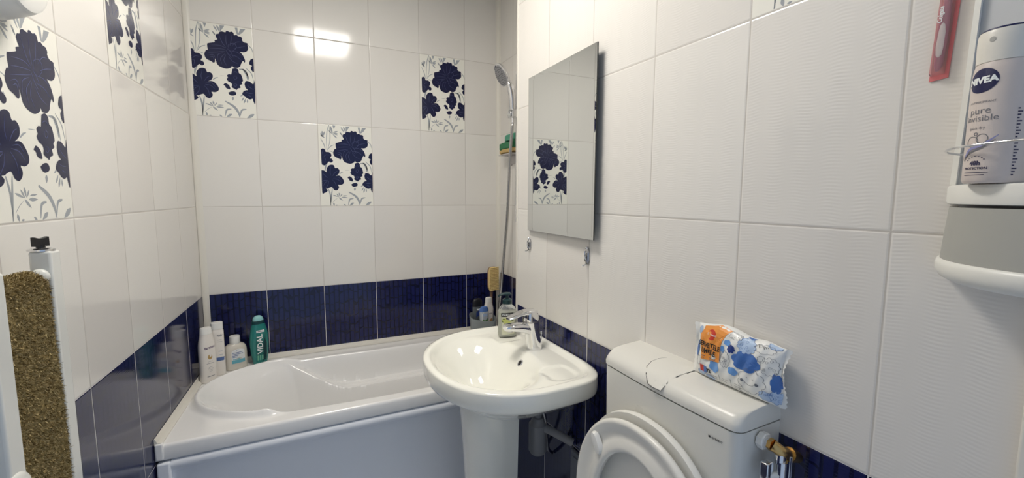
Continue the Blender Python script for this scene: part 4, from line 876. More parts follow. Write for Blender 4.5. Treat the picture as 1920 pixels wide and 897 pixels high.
# ------------------------------------------------------------------ caddy with toiletries at the far corner of the bath
M_CAD = mat('grey caddy plastic', s2l(140, 146, 146), 0.4)
cad = thing('toiletry_caddy', (1.305, -0.120, ZR), R(-8), 'grey plastic caddy tub at the far right corner of the bath', 'caddy')
m = Mesh(); rings = []
def cring(a, b_, z, dip): 
    return [(x, y, z - dip*(0.5+0.5*math.cos(math.atan2(y/b_, x/a)+R(50)))) for x, y, _ in sring(a, b_, z, 3, 48)]
for a, b_, z, dp in ((0.060, 0.036, 0.001, 0), (0.066, 0.042, 0.006, 0), (0.076, 0.050, 0.125, 0.035), (0.0745, 0.0485, 0.127, 0.035), (0.073, 0.047, 0.123, 0.035), (0.064, 0.040, 0.008, 0)):
    rings.append(cring(a, b_, z, dp))
m.loft(rings, True, True, True).build('caddy_tub', M_CAD, cad, auto=50)
M_GREYB = mat('grey bottle plastic', s2l(92, 98, 100), 0.35); M_BLC = mat('blue cap', s2l(90, 125, 190), 0.3); M_GRN = mat('green gel', s2l(95, 150, 80), 0.3)
e = thing('deodorant_bottle', (1.276, -0.108, ZR+0.0085), R(10), 'dark grey deodorant bottle with black cap in the grey caddy', 'bottle')
rows = dense([(0, 0.026, 0.013, 2.6), (0.16, 0.030, 0.014, 2.6)])
bb = bottle(rows).build('bottle_body', M_GREYB, e); Mesh().loft([sring(a, b_, z, 2.4, 32) for z, a, b_ in ((0.160, 0.0305, 0.0145), (0.185, 0.0300, 0.0145), (0.198, 0.025, 0.0125), (0.204, 0.015, 0.008), (0.205, 0.004, 0.003))]).build('bottle_cap', M_BLACK, e)
g = Mesh(); f = wrap(rows, 0.0004); put_poly(g, [(-0.012, 0.148), (0.012, 0.148), (0.012, 0.135), (-0.010, 0.140)], f, 1, 2); put_poly(g, [(-0.014, 0.128), (0.0, 0.138), (0.015, 0.126), (0.016, 0.100), (-0.014, 0.100)], f, 0, 2)
g.build('front_print', [M_DBL, M_WINK], bb, smooth=False)
e = thing('roll_on_bottle', (1.303, -0.140, ZR+0.0085), R(14), 'small clear bottle with blue cap and green label standing in the grey caddy', 'bottle')
rows = dense([(0, 0.023, 0.012, 3), (0.135, 0.027, 0.0135, 3)])
bb = bottle(rows).build('bottle_body', mat('milky clear plastic', s2l(196, 204, 212), 0.2), e); Mesh().loft([sring(a, b_, z, 2.6, 32) for z, a, b_ in ((0.135, 0.0275, 0.014), (0.150, 0.0265, 0.0135), (0.160, 0.020, 0.011), (0.164, 0.008, 0.005))]).build('bottle_cap', M_BLC, e)
g = Mesh(); f = wrap(rows, 0.0004); put_stroke(g, [(-0.019, 0.02), (-0.0195, 0.12), (-0.014, 0.131), (0.014, 0.131), (0.0195, 0.12), (0.019, 0.02)], 0.003, f, 1, taper=1); put_poly(g, [(-0.016, 0.095), (0.0, 0.085), (0.016, 0.098), (0.016, 0.05), (-0.016, 0.05)], f, 0, 2)
put_poly(g, [(-0.015, 0.125), (0.015, 0.125), (0.015, 0.108), (-0.015, 0.108)], f, 2, 2)
g.build('front_print', [M_GRN, M_WINK, M_PBL], bb, smooth=False)
e = thing('lotion_bottle', (1.341, -0.114, ZR+0.0085), R(14), 'slim white lotion bottle standing in the grey caddy beside the brush', 'bottle')
rows = smooth_rows([(0.0, 0.018, 0.012, 2.6), (0.08, 0.028, 0.016, 2.6), (0.135, 0.031, 0.0155, 2.6), (0.172, 0.0225, 0.013, 2.4), (0.18, 0.0205, 0.0125, 2.4)])
bb = bottle(rows).build('bottle_body', M_BW, e, auto=60); Mesh().loft([sring(a, b_, z, 2.4, 32) for z, a, b_ in ((0.180, 0.0212, 0.0128), (0.202, 0.0195, 0.0118), (0.205, 0.016, 0.009))]).build('bottle_cap', M_WP, e)
g = Mesh(); f = wrap(rows, 0.0004); put_text(g, 'NIVEA', 0.008, f, (0.004, 0.115), 0, 1, 0, 0.0002); put_poly(g, [(-0.004, 0.08), (0.012, 0.088), (0.018, 0.07), (0.010, 0.05), (-0.006, 0.055)], f, 1, 2); g.build('front_print', [M_INKG, mat('peach print', s2l(196, 150, 96), 0.4)], bb, smooth=False)

# bath brush with sisal head
M_WOOD = mat('light brown wood', s2l(142, 112, 92), 0.5); M_SIS = mat('straw coloured sisal', s2l(226, 200, 140), 0.85)
br = thing('bath_brush', (1.375, -0.085, ZR+0.01), R(14), 'long wooden bath brush with straw coloured sisal head upright in the corner', 'brush')
Mesh().tube([(-0.004, 0.006, 0.0), (0.0, 0.008, 0.12), (0.004, 0.012, 0.21), (0.006, 0.013, 0.24)], [0.008, 0.009, 0.0085, 0.012]).build('handle', M_WOOD, br)
Mesh().loft([[(x+0.012, 0.014+yy, z+0.30) for x, z, _ in sring(w, h, 0, 4, 40)] for w, h, yy in ((0.030, 0.066, 0.006), (0.033, 0.069, 0.003), (0.033, 0.069, -0.003), (0.030, 0.066, -0.006))]).build('brush_board', M_WOOD, br)
m = Mesh(); m.loft([[(x+0.012, 0.006+yy, z+0.30) for x, z, _ in sring(w, h, 0, 4, 40)] for w, h, yy in ((0.032, 0.068, 0.002), (0.033, 0.069, -0.006), (0.030, 0.066, -0.010))])
for i in range(8):
    for j in range(16):
        m.sphere((0.012 + (i-3.5)*0.0084 + random.uniform(-.0006, .0006), -0.0055, 0.30 + (j-7.5)*0.0086 + random.uniform(-.0006, .0006)), (0.0046, 0.0052, 0.0040), 8, 5)
m.build('sisal_pad', M_SIS, br)

# ------------------------------------------------------------------ soap dispenser on the washbasin
M_CLEAR = mat('clear bottle plastic', (0.90, 0.92, 0.90), 0.05, trans=0.85, ior=1.3)
M_SOAP = mat('cream liquid soap', s2l(208, 208, 190), 0.2)
ds = thing('soap_dispenser', (1.118, -0.846, 0.8475), R(-8), 'clear pump bottle of olive soap with dark green pump on the washbasin', 'soap dispenser')
rows = smooth_rows([(0.0, 0.028, 0.019, 2.5), (0.006, 0.032, 0.0215, 2.5), (0.05, 0.0325, 0.022, 2.5), (0.085, 0.0325, 0.022, 2.5), (0.105, 0.027, 0.020, 2.4), (0.118, 0.016, 0.0145, 2.2), (0.124, 0.013, 0.013, 2)])
bottle(rows).build('bottle_body', M_CLEAR, ds, auto=60)
lq = smooth_rows([(0.0015, 0.0265, 0.0175, 2.5), (0.007, 0.0305, 0.020, 2.5), (0.05, 0.031, 0.0205, 2.5), (0.084, 0.031, 0.0205, 2.5), (0.092, 0.0295, 0.0195, 2.4)])
bottle(lq).build('liquid_soap', M_SOAP, ds, auto=60)
M_PUMP = mat('dark green plastic', s2l(22, 52, 56), 0.3)
m = Mesh().lathe([(0.0145, 0.121), (0.0165, 0.122), (0.0165, 0.136), (0.012, 0.140), (0.0065, 0.141), (0.0055, 0.154)], 32); m.build('pump_collar', M_PUMP, ds)
m = Mesh(); rings = []
for x, z, w, h in ((0.013, 0.156, 0.006, 0.003), (0.010, 0.157, 0.011, 0.0055), (-0.002, 0.158, 0.0115, 0.006), (-0.015, 0.158, 0.008, 0.0048), (-0.026, 0.155, 0.0055, 0.0038), (-0.031, 0.151, 0.0045, 0.0032)):
    rings.append([(x, w*math.cos(t), z + h*math.sin(t)) for t in [2*math.pi*k/20 for k in range(20)]])
m.loft(rings).build('pump_head', M_PUMP, ds)
g = Mesh(); f = wrap(rows, 0.0005); f2 = wrap(rows, 0.0009); f3 = wrap(rows, 0.0013)
M_OLV = mat('olive green print', s2l(196, 202, 118), 0.4); M_OLD = mat('dark olive print', s2l(92, 104, 52), 0.4); M_CREAM = mat('cream label film', s2l(216, 216, 190), 0.35)
put_rect(g, -0.024, 0.010, 0.020, 0.088, f, 3, 8, 8); put_rect(g, -0.026, 0.077, 0.016, 0.091, f2, 0, 8, 2); put_text(g, 'PALMOLIVE', 0.0082, f3, (-0.005, 0.084), 0, 0.86, 1, 0.0002)
for cx, cy, r in ((-0.014, 0.064, 0.009), (-0.004, 0.058, 0.0095), (-0.010, 0.052, 0.008), (0.003, 0.064, 0.006)): put_poly(g, [(cx+r*math.cos(t), cy+r*0.9*math.sin(t)) for t in [2*math.pi*k/16 for k in range(16)]], f2, 2, 2)
for a in ((-0.022, 0.070, -0.012, 0.066), (0.006, 0.058, 0.014, 0.070), (0.000, 0.050, 0.008, 0.042), (-0.020, 0.056, -0.024, 0.064), (0.010, 0.060, 0.017, 0.063)): put_stroke(g, [(a[0], a[1]), ((a[0]+a[2])/2, (a[1]+a[3])/2), (a[2], a[3])], 0.004, f3, 4)
g.build('front_label', [M_BLACK, M_WINK, M_OLV, M_CREAM, M_OLD], ds, smooth=False)

ds.scale = (1.13, 1.10, 1.03)
# ------------------------------------------------------------------ shower set and sponges on the niche wall
sh = thing('shower_set', (XR, -0.335, 0.0), 0, 'chrome hand shower on a rail with steel hose above the bath', 'shower')
def S(x, y, z): return (x-XR, y+0.335, z)
Mesh().tube([S(1.405, -0.345, 1.25), S(1.405, -0.345, 1.98)], 0.0095).build('rail', M_CHR, sh)
for z in (1.28, 1.95): Mesh().tube([S(1.405, -0.345, z), S(XR-0.0015, -0.345, z)], 0.013).build('rail_bracket', M_CHR, sh)
m = Mesh().box(S(1.364, -0.375, 1.768), S(1.425, -0.318, 1.808)); m.tube([S(1.357, -0.345, 1.788), S(1.366, -0.345, 1.788)], 0.019, 24); m.build('slider', M_CHR, sh, bevel=0.006)
hp = [S(1.379, -0.345, 1.768), S(1.378, -0.345, 1.80), S(1.371, -0.352, 1.87), S(1.360, -0.352, 1.915), S(1.352, -0.348, 1.942)]
Mesh().tube(spline(hp, 6), [0.0125 + 0.0045*math.sin(math.pi*k/24) for k in range(25)], 20).build('handset_handle', M_CHR, sh)
hc = Vector(S(1.328, -0.330, 1.972)); ax = Vector((-0.88, -0.10, -0.46)).normalized()
def disc_rings(prof, c, ax, k=36, squash=1.0):
    a = Vector((0, 0, 1)); a = (a - ax*a.dot(ax)).normalized(); b_ = ax.cross(a)
    return [[tuple(c + ax*h + (a*math.cos(2*math.pi*i/k)*squash + b_*math.sin(2*math.pi*i/k))*r) for i in range(k)] for h, r in prof]
Mesh().loft(disc_rings([(-0.026, 0.012), (-0.022, 0.026), (-0.010, 0.042), (0.0, 0.048), (0.006, 0.048), (0.008, 0.045)], hc, ax, squash=1.22)).build('shower_head', M_CHR, sh)
Mesh().loft(disc_rings([(0.0082, 0.042), (0.0100, 0.041), (0.0105, 0.036)], hc, ax, squash=1.22)).build('spray_plate', mat('grey spray plate', s2l(150, 150, 152), 0.3), sh)
m = Mesh(); a_ = Vector((0, 0, 1)); a_ = (a_ - ax*a_.dot(ax)).normalized(); b_ = ax.cross(a_)
for r, n in ((0.008, 6), (0.017, 12), (0.026, 18), (0.034, 24)):
    for i in range(n):
        t = 2*math.pi*i/n; m.sphere(tuple(hc + ax*0.011 + a_*r*1.22*math.cos(t) + b_*r*math.sin(t)), 0.0018, 6, 4)
m.build('spray_nozzles', M_BLACK, sh)
hose = spline([S(1.379, -0.345, 1.766), S(1.381, -0.330, 1.70), S(1.385, -0.300, 1.57), S(1.396, -0.246, 1.29), S(1.401, -0.192, 1.056), S(1.405, -0.148, 0.86), S(1.410, -0.105, 0.72), S(1.418, -0.080, 0.635), S(1.424, -0.10, 0.612), S(1.43, -0.16, 0.612), S(1.42, -0.30, 0.612)], 26)
Mesh().tube(hose, [0.0074 + (0.0009 if k % 2 else 0) for k in range(len(hose))], 10).build('hose', M_STEEL, sh)
Mesh().tube([S(1.379, -0.345, 1.745), S(1.379, -0.345, 1.770)], 0.0105).build('hose_nut', M_CHR, sh)

M_SG = mat('green scouring sponge', s2l(60, 120, 84), 0.95); M_ST = mat('teal sponge', s2l(92, 160, 134), 0.95); M_SY = mat('tan sponge foam', s2l(196, 168, 112), 0.95); M_HOLD = mat('milky suction plastic', s2l(190, 186, 184), 0.3)
ho = thing('sponge_holder', (XR, -0.215, 1.60), 0, 'milky plastic sponge holder stuck on the tiles behind the shower hose', 'holder')
Mesh().box((-0.062, -0.085, 0.0), (-0.001, 0.085, 0.006)).build('tray', M_HOLD, ho, bevel=0.002)
for y in (-0.05, 0.05): Mesh().lathe([(0.024, 0.0), (0.022, 0.004), (0.008, 0.007)], 24).build('suction_cup', M_HOLD, ho, xf=Matrix.Translation((-0.0005, y, -0.03)) @ Matrix.Rotation(-math.pi/2, 4, 'Y'))
Mesh().box((-0.0075, -0.075, -0.045), (-0.0045, 0.075, 0.001)).build('back_plate', M_HOLD, ho, bevel=0.001)
def sponge(name, loc, rz, w, d, z0, z1, mats, amp):
    m = Mesh(); n = 40
    def slab(za, zb, mi, shr=0.0):
        rings = []
        for z in (za, za+0.003, zb-0.003, zb):
            e = 0.003 if z in (za, zb) else 0.0
            ring = []
            for x, y, _ in sring(d/2-e-shr, w/2-e-shr, z, 7, 56):
                ring.append((x, y, z + amp*math.sin(y*70)*0.5 + amp*0.4*math.sin(y*160+1)))
            rings.append(ring)
        m.loft(rings, mi=mi)
    return m, slab
g_ = thing('kitchen_sponge', (XR-0.034, -0.218, 1.6065), R(3), 'green and tan sponge lying in the holder behind the shower hose', 'sponge')
m, slab = sponge('', None, 0, 0.165, 0.05, 0, 0, None, 0.004); slab(0.004, 0.024, 0); m.build('foam_layer', M_SY, g_)
m, slab = sponge('', None, 0, 0.166, 0.051, 0, 0, None, 0.004); slab(0.0242, 0.058, 0); m.build('scouring_layer', M_SG, g_)
g_ = thing('kitchen_sponge', (XR-0.026, -0.232, 1.6690), R(-4), 'teal sponge lying on top of the green and tan sponge', 'sponge')
m, slab = sponge('', None, 0, 0.135, 0.042, 0, 0, None, 0.005); slab(0.003, 0.036, 0); m.build('foam_block', M_ST, g_)

# ------------------------------------------------------------------ towel radiator and towel on the left wall
M_RAD = mat('white enamelled steel', s2l(226, 226, 220), 0.22)
rad = thing('towel_radiator', LW(1.38, 0, 0.30), ROTL, 'white towel radiator on the left wall with black knob on its post', 'radiator')
def Lr(s, off, z): return (-(s-1.38), -off, z-0.30)
def rbox(s0, s1, o0, o1, z0, z1): 
    a = Lr(s1, o1, z0); b_ = Lr(s0, o0, z1); return Mesh().box(a, b_)
rbox(1.268, 1.298, 0.052, 0.0815, 0.30, 1.285).build('post', M_RAD, rad, bevel=0.004)
rbox(1.462, 1.496, 0.040, 0.104, 0.30, 1.274).build('post', M_RAD, rad, bevel=0.004)
for z in (1.228, 1.18, 1.05, 1.0, 0.86, 0.81, 0.66, 0.61, 0.46, 0.41): Mesh().tube([Lr(1.297, 0.055, z), Lr(1.467, 0.055, z)], 0.011, 20).build('rail', M_RAD, rad)
m = Mesh(); m.sphere(Lr(1.302, 0.0665, 1.242), (0.010, 0.013, 0.014), 20, 12); m.build('rail_flange', M_RAD, rad)
m = Mesh(); m.sphere(Lr(1.488, 0.103, 0.962), (0.030, 0.010, 0.028), 28, 14); m.build('round_cap', M_RAD, rad)
kx, ky, _ = Lr(1.283, 0.063, 0)
m = Mesh().lathe([(0.0175, 0.0), (0.0175, 0.0030), (0.0125, 0.0050), (0.006, 0.005), (0.005, 0.0075)], 32, c=(kx, ky, 0.985)); m.build('vent_washer', M_CHR, rad)
m = Mesh(); rings = []
K = 17
for i in range(K):
    x = -0.0110 + 0.022*i/(K-1); h = 0.0068 + 0.0016*(abs(x)/0.0125)**2; w = 0.0035 + 0.0010*(abs(x)/0.0125)
    rings.append([(kx + y_, ky + x, 0.993 + h + z_) for y_, z_ in ((-w, -h), (w, -h), (w, h), (0, h+0.0005), (-w, h))])
m.loft(rings); m.tube([(kx, ky, 0.990), (kx, ky, 0.995)], 0.006)
m.build('vent_knob', M_BLACK, rad, xf=Matrix.Translation((kx, ky, 0)) @ Matrix.Rotation(R(68), 4, 'Z') @ Matrix.Translation((-kx, -ky, 0)))
for z in (1.15, 0.5):
    for s_ in (1.283, 1.482): Mesh().tube([Lr(s_, 0.0015, z), Lr(s_, 0.048, z)], 0.012).build('wall_bracket', M_RAD, rad)

tw = thing('bath_towel', LW(1.38, 0, 0.55), ROTL, 'folded olive brown fluffy towel hanging over the white towel radiator', 'towel')
# outline of the hanging cloth in (off, z), outer side then back side
path = [(0.0750, 0.62)] + [(0.0750, z) for z in (0.75, 0.9, 1.05, 1.18, 1.222)] + [(0.054+0.0210*math.cos(t), 1.2265+0.0210*math.sin(t)) for t in [math.pi*k/10 for k in range(1, 10)]] + [(0.033, z) for z in (1.22, 1.15, 1.0, 0.85, 0.75)]
path = [(a, b_) for a, b_ in path]
fine = []
for (a, z), (a2, z2) in zip(path, path[1:]):
    n = max(1, int(math.hypot(a2-a, z2-z)/0.02))
    for k in range(n): fine.append((a+(a2-a)*k/n, z+(z2-z)*k/n))
fine.append(path[-1])
m = Mesh(); th = 0.006; S0, S1 = 1.306, 1.462; NSS = 24; rings = []
def tw_pt(s, i, o):
    a, z = fine[i]; p0 = fine[max(0, i-1)]; p1 = fine[min(len(fine)-1, i+1)]
    d = Vector((p1[0]-p0[0], p1[1]-p0[1])).normalized(); nn = Vector((d.y, -d.x))
    wob = 0.0035*math.sin(s*60+z*5)*min(1, max(0, (1.22-z)/0.2)) if a > 0.05 else 0
    return Vector(( -(s-1.38), -(a+nn.x*o+abs(wob)), z+nn.y*o-0.55))
for side, o in ((0, 0.0), (1, 0.0)):
    pass
NP = len(fine)
vs = [tw_pt(S0+(S1-S0)*k/NSS, i, 0.0035) for i in range(NP) for k in range(NSS+1)] + [tw_pt(S0+(S1-S0)*k/NSS, i, -0.0055) for i in range(NP) for k in range(NSS+1)]
W = NSS+1; off0 = NP*W
fs = []
for i in range(NP-1):
    for k in range(NSS):
        fs.append((i*W+k, i*W+k+1, (i+1)*W+k+1, (i+1)*W+k)); fs.append((off0+i*W+k, off0+(i+1)*W+k, off0+(i+1)*W+k+1, off0+i*W+k+1))
    fs.append((i*W, (i+1)*W, off0+(i+1)*W, off0+i*W)); fs.append((i*W+NSS, off0+i*W+NSS, off0+(i+1)*W+NSS, (i+1)*W+NSS))
for k in range(NSS): fs.append((k, off0+k, off0+k+1, k+1)); fs.append(((NP-1)*W+k, (NP-1)*W+k+1, off0+(NP-1)*W+k+1, off0+(NP-1)*W+k))
m.add(vs, fs)
M_TOW = mat('olive brown towelling', s2l(152, 134, 92), 0.95, spec=0.1); M_TOW2 = mat('lighter towelling loops', s2l(190, 172, 128), 0.95, spec=0.1); M_TOW3 = mat('darker towelling loops', s2l(112, 94, 60), 0.95, spec=0.1)
cl = m.build('cloth', M_TOW, tw)
pl_ = Mesh(); rnd = random.Random(3)
def strand(p, nrm, L, mi):
    t = Vector((rnd.uniform(-1, 1), rnd.uniform(-1, 1), rnd.uniform(-1.2, 0.7))).normalized()
    d = (nrm*0.9 + t*0.75).normalized(); q = d.cross(Vector((rnd.random(), rnd.random(), rnd.random()))).normalized()*0.0007
    mid = p + d*L*0.6 + t*L*0.12; tip = p + d*L*0.95 + t*L*0.45 
    n = len(pl_.v); pl_.v += [tuple(p-q), tuple(p+q), tuple(mid-q*0.9), tuple(mid+q*0.9), tuple(tip)]; pl_.f += [(n, n+1, n+3, n+2), (n+2, n+3, n+4)]; pl_.mi += [mi, mi]
for _ in range(52000):
    i = rnd.random()*(NP-1); i0 = int(i); s_ = rnd.uniform(S0-0.001, S1)
    a = tw_pt(s_, i0, 0.0030); b_ = tw_pt(s_, min(NP-1, i0+1), 0.0030); p = a.lerp(b_, i-i0)
    fz = fine[i0]
    if fz[0] < 0.04 and rnd.random() < 0.7: continue
    nrm = (tw_pt(s_, i0, 0.01)-a).normalized()
    strand(p, nrm, rnd.uniform(0.0025, 0.0055), rnd.choice((0, 1, 1, 2)))
for _ in range(2500):     # fringe on the edge nearest the far post
    i0 = rnd.randrange(NP-1); p = tw_pt(S0, i0, rnd.uniform(-0.005, 0.003)); strand(p, Vector((1, 0, 0)), rnd.uniform(0.0015, 0.0035), rnd.choice((0, 1, 2)))
pile = pl_.build('towel_pile', [M_TOW, M_TOW2, M_TOW3], tw, smooth=False); pile['kind'] = 'stuff'

# round white fitting high on the left wall
rf = thing('round_wall_fitting', LW(1.235, 0, 1.765), ROTL, 'round white plastic fitting high on the left wall beside the flowered tile', 'wall fitting')
XW = Matrix.Rotation(math.pi/2, 4, 'X')
Mesh().lathe([(0.082, 0.001), (0.083, 0.010), (0.080, 0.022), (0.074, 0.040), (0.069, 0.052), (0.066, 0.055)], 56).build('fitting_body', M_WP, rf, xf=XW)
Mesh().lathe([(0.066, 0.0552), (0.0645, 0.060), (0.058, 0.062), (0.0, 0.0625)], 56, cap1=False).build('front_cover', M_WP, rf, xf=XW)

# ------------------------------------------------------------------ wall organiser with deodorant, toothbrush pack
org = thing('wall_organiser', MW(1.45, 0, 1.27), ROTM, 'white wall organiser shelf with curved grey drawer on the right-hand wall', 'shelf')
M_OG = mat('matt grey drawer front', s2l(168, 168, 162), 0.5); M_OW = mat('white shelf plastic', s2l(232, 231, 224), 0.35); M_OB = mat('pale grey back panel', s2l(196, 198, 200), 0.4)
def Og(s, off, z): return (s-1.45, -off, z-1.27)
FP = [(1.297, 0.0), (1.302, 0.020), (1.311, 0.045), (1.325, 0.070), (1.345, 0.092), (1.372, 0.110), (1.405, 0.122), (1.45, 0.128), (1.50, 0.126), (1.54, 0.115), (1.575, 0.09), (1.595, 0.05), (1.60, 0.0)]
fpc = [(v.x, v.y) for v in spline([(a, b_, 0) for a, b_ in FP], 5)]
def fring(k, z):      # k>0 grows outward
    cx = 1.45; out = []
    for a, b_ in fpc: out.append(Og(cx + (a-cx)*(1+k/0.15), max(0.0008, b_*(1+k/0.128)) if b_ > 0.0 else 0.0008, z))
    return out
Mesh().loft([fring(-0.004, 1.3735), fring(-0.001, 1.3745), fring(0.0, 1.378), fring(0.0, 1.394), fring(-0.001, 1.3975), fring(-0.004, 1.3985)]).build('top_shelf', M_OW, org, auto=50)
Mesh().loft([fring(-0.012, 1.370), fring(-0.012, 1.3735)]).build('shadow_gap', M_BLACK, org)
Mesh().loft([fring(0.001, 1.298), fring(-0.001, 1.335), fring(-0.0035, 1.3700)]).build('drawer_front', M_OG, org, auto=50)
Mesh().loft([fring(-0.02, 1.2735), fring(-0.008, 1.2745), fring(0.001, 1.280), fring(0.0045, 1.288), fring(0.0050, 1.296), fring(0.0035, 1.3005), fring(0.001, 1.302), fring(-0.004, 1.302)]).build('bottom_lip', M_OW, org, auto=60)
pm_ = Mesh(); pm_.loft([[Og(1.3085+k, 0.0008, z), Og(1.3085+k, 0.019, z), Og(1.3125+k, 0.021, z), Og(1.60-k, 0.021, z), Og(1.60-k, 0.0008, z)] for k, z in ((0.0, 1.399), (0.0035, 1.52), (0.006, 1.64), (0.010, 1.80), (0.012, 1.95))]); pm_.build('back_panel', M_OB, org, auto=30)
Mesh().loft([[Og(1.3050+k, 0.0008, z), Og(1.3050+k, 0.024, z), Og(1.3115+k, 0.026, z), Og(1.3120+k, 0.0008, z)] for k, z in ((0.0, 1.399), (0.0035, 1.52), (0.006, 1.64), (0.010, 1.80), (0.012, 1.95))]).build('side_rib', M_OW, org, auto=30)
rg = spline([Og(1.322, 0.020, 1.4375), Og(1.318, 0.045, 1.4375), Og(1.317, 0.075, 1.4380), Og(1.323, 0.100, 1.4390), Og(1.338, 0.118, 1.4405), Og(1.37, 0.130, 1.442), Og(1.42, 0.138, 1.443), Og(1.50, 0.138, 1.443), Og(1.56, 0.12, 1.442), Og(1.59, 0.02, 1.44)], 8)
Mesh().tube(rg, 0.0014, 10).build('guard_wire', M_CHR, org)
M_DEO = mat('satin white spray can', s2l(214, 202, 194), 0.35); M_DEOC = mat('white spray cap', s2l(226, 222, 212), 0.35); M_NAVY = mat('navy print', s2l(22, 26, 74), 0.35); M_LIL = mat('lilac print', s2l(150, 150, 195), 0.4)
de = thing('deodorant_spray', (1.157, -2.0905, 1.3988), R(-76), 'white spray deodorant can with navy oval logo on the wall organiser', 'deodorant')
rows = dense([(0.0, 0.0232, 0.0232, 2), (0.003, 0.0250, 0.0250, 2), (0.118, 0.0250, 0.0250, 2), (0.128, 0.0240, 0.0240, 2), (0.134, 0.0228, 0.0228, 2)])
bb = bottle(rows, 64).build('can_body', M_DEO, de, auto=60)
m = Mesh().lathe([(0.0218, 0.1340), (0.0232, 0.1345), (0.0236, 0.150), (0.0234, 0.165), (0.0222, 0.1685), (0.0, 0.1700)], 64, cap1=False)
cp = m.build('spray_cap', M_DEOC, de, auto=40)
Mesh().lathe([(0.0222, 0.1688), (0.0215, 0.1705), (0.019, 0.1712), (0.0, 0.1715)], 64, cap1=False).build('cap_top', M_NAVY, cp)
def can(o, r0=None):
    def f(u, v):
        r = section(rows, v)[0] + o; t = u/0.025; return (r*math.sin(t), -r*math.cos(t), v)
    return f
m = Mesh(); ff = lambda u, v: (0.0236*math.sin(u/0.0236)*1.01, -0.0236*math.cos(u/0.0236)*1.01, v)
put_poly(m, [(-0.011+0.0028*math.cos(t), 0.158+0.0028*math.sin(t)) for t in [2*math.pi*k/20 for k in range(20)]], ff, 0, 2); m.build('nozzle_dimple', mat('nozzle grey', s2l(176, 174, 168), 0.4), cp)
g = Mesh(); U0 = -0.016
sc_ = 1.0
put_poly(g, [(U0-0.001+0.0150*math.cos(t), 0.1145+(0.0135)*math.sin(t)) for t in [2*math.pi*k/40 for k in range(40)]], can(0.0003), 0, 4)
put_text(g, 'NIVEA', 0.0095, can(0.0006), (U0-0.001, 0.1145), R(2), 1.05, 1, 0.0005)
put_text(g, 'pure', 0.0105, can(0.0003), (U0+0.000, 0.0810), 0, 1.05, 2); put_text(g, 'invisible', 0.0095, can(0.0003), (U0+0.001, 0.0725), 0, 1.05, 2)
put_text(g, 'ANTIPERSPIRANT', 0.0032, can(0.0003), (U0+0.001, 0.0905), 0, 1.0, 2); put_text(g, 'quick dry', 0.0042, can(0.0003), (U0-0.001, 0.0620), 0, 1.0, 2)
put_text(g, '48h', 0.0068, can(0.0003), (U0+0.001, 0.0225), 0, 1.0, 3, 0.0003); put_text(g, 'PROTECTION', 0.0036, can(0.0003), (U0+0.001, 0.0168), 0, 1.0, 3, 0.0001)
for c, r in (((U0-0.004, 0.047), 0.0058), ((U0+0.005, 0.050), 0.0050), ((U0-0.001, 0.0555), 0.0016)): put_stroke(g, [(c[0]+r*math.cos(t), c[1]+r*math.sin(t)) for t in [2*math.pi*k/28 for k in range(28)]], 0.0007, can(0.0003), 2, closed=True)
put_stroke(g, [(v.x, v.y) for v in spline([(U0-0.012, 0.030, 0), (U0-0.006, 0.0385, 0), (U0+0.006, 0.043, 0), (U0+0.018, 0.053, 0)], 8)], 0.0030, can(0.0004), 4)
put_stroke(g, [(v.x, v.y) for v in spline([(U0-0.013, 0.026, 0), (U0-0.006, 0.0345, 0), (U0+0.006, 0.040, 0), (U0+0.016, 0.048, 0)], 8)], 0.0018, can(0.0005), 2)
for i in range(7): t = R(160-23*i); put_rect(g, U0+0.001+0.0085*math.cos(t)-0.0007, 0.0245+0.006*math.sin(t)-0.0004, U0+0.001+0.0085*math.cos(t)+0.0007, 0.0245+0.006*math.sin(t)+0.0004, can(0.0004), 3, 1, 1)
for i in range(2): put_rect(g, U0-0.010, 0.0118-0.0028*i, U0+0.013-0.003*i, 0.0125-0.0028*i, can(0.0003), 3, 10, 1)
for i in range(22): put_rect(g, 0.0145, 0.008+0.0034*i, 0.0165 + 0.0012*(i % 3), 0.0094+0.0034*i, can(0.0003), 3, 1, 1)
g.build('front_print', [M_NAVY, M_WINK, M_INKG, mat('dark violet ink', s2l(60, 56, 84), 0.5), M_LIL], bb, smooth=False)

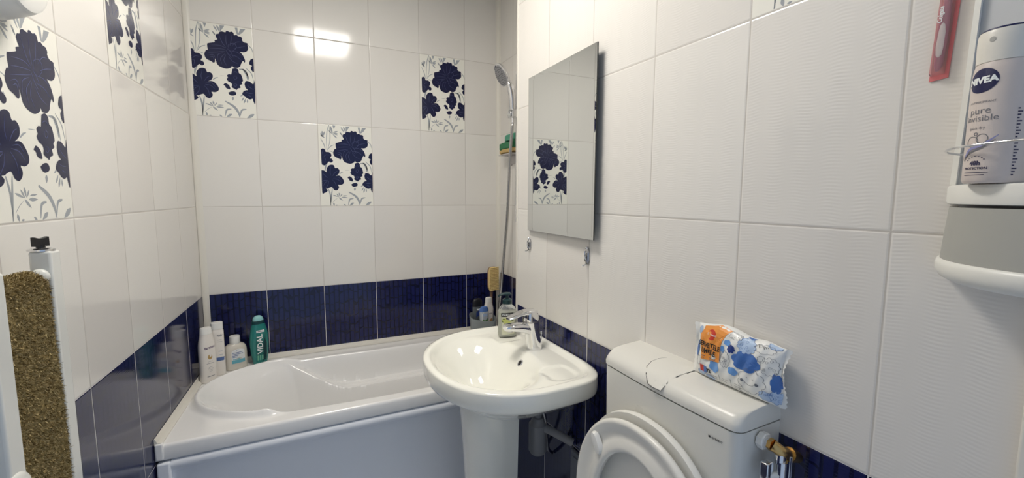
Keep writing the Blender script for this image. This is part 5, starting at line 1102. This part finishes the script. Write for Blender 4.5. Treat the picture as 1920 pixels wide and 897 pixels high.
tb = thing('toothbrush_packet', MW(1.2775, 0, 1.545), ROTM, 'pink toothbrush in a red see-through packet hanging on the tiled wall', 'toothbrush')
M_RP = mat('pinkish red card', s2l(220, 120, 122), 0.35); M_RC = mat('clear blister', (0.99, 0.88, 0.88), 0.08, trans=0.8, ior=1.2); M_PINK = mat('magenta handle', s2l(160, 40, 88), 0.3)
def T(x, y, z): return (x + 0.045*z*1.0, y, z)
def tq(x0, x1, y0, y1, z0, z1, cut=0.0): 
    return [[T(x0, -y, z0 - cut), T(x1, -y, z0), T(x1, -y, z1), T(x0, -y, z1)] for y in (y0, y1)]
Mesh().loft(tq(-0.0125, 0.0075, 0.001, 0.0022, 0.002, 0.222, 0.002)).build('backing_card', M_RP, tb, smooth=False)
m = Mesh(); m.loft([[T(a, -y, z) for a, z in ((-0.0115+e, 0.006+e), (0.0035-e, 0.008+e), (0.0035-e, 0.214-e), (-0.0115+e, 0.214-e))] for y, e in ((0.0022, 0), (0.012, 0.0012), (0.013, 0.003))]); m.build('blister', M_RC, tb, bevel=0.001)
hh = Mesh(); rings = []
for z, w, d in ((0.012, 0.0020, 0.0018), (0.02, 0.0040, 0.0032), (0.05, 0.0052, 0.0040), (0.075, 0.0050, 0.0040), (0.095, 0.0036, 0.0032), (0.12, 0.0030, 0.003), (0.15, 0.0026, 0.0026), (0.17, 0.0035, 0.0026), (0.185, 0.0055, 0.0026), (0.205, 0.0050, 0.0026), (0.21, 0.003, 0.002)):
    rings.append([(lambda p: (p[0]-0.0035, p[1], p[2]))(T(w*math.cos(t), -0.0072 + d*math.sin(t), z)) for t in [2*math.pi*k/20 for k in range(20)]])
hd = hh.loft(rings).build('toothbrush_handle', M_PINK, tb)
m = Mesh(); rings = []
for z, w in ((0.030, 0.001), (0.033, 0.0030), (0.045, 0.0040), (0.062, 0.0036), (0.072, 0.0024), (0.075, 0.001)):
    rings.append([(lambda p: (p[0]-0.0035, p[1], p[2]))(T(w*math.cos(t), -0.0105 + 0.0016*math.sin(t) - 0.0004*math.sin(z*900), z)) for t in [2*math.pi*k/20 for k in range(20)]])
m.loft(rings).build('white_grip', M_WP, hd)
m = Mesh(); put_text(m, 'Colgate', 0.0068, lambda u, v: (lambda p: (p[0]-0.0065, p[1], p[2]))(T(u, -0.0133, v)), (0, 0.086), R(90), 1.0, 0, 0.0002); m.build('lettering', M_WINK, tb, smooth=False)
Mesh().box(T(-0.009, -0.011, 0.19), T(0.001, -0.0095, 0.206)).build('bristles', M_WINK, tb)
m = Mesh().tube([T(-0.001, -0.001, 0.224), T(-0.001, -0.010, 0.224), T(-0.001, -0.012, 0.230)], 0.0015, 8).lathe([(0.012, 0), (0.010, 0.003), (0.004, 0.004)], 20)
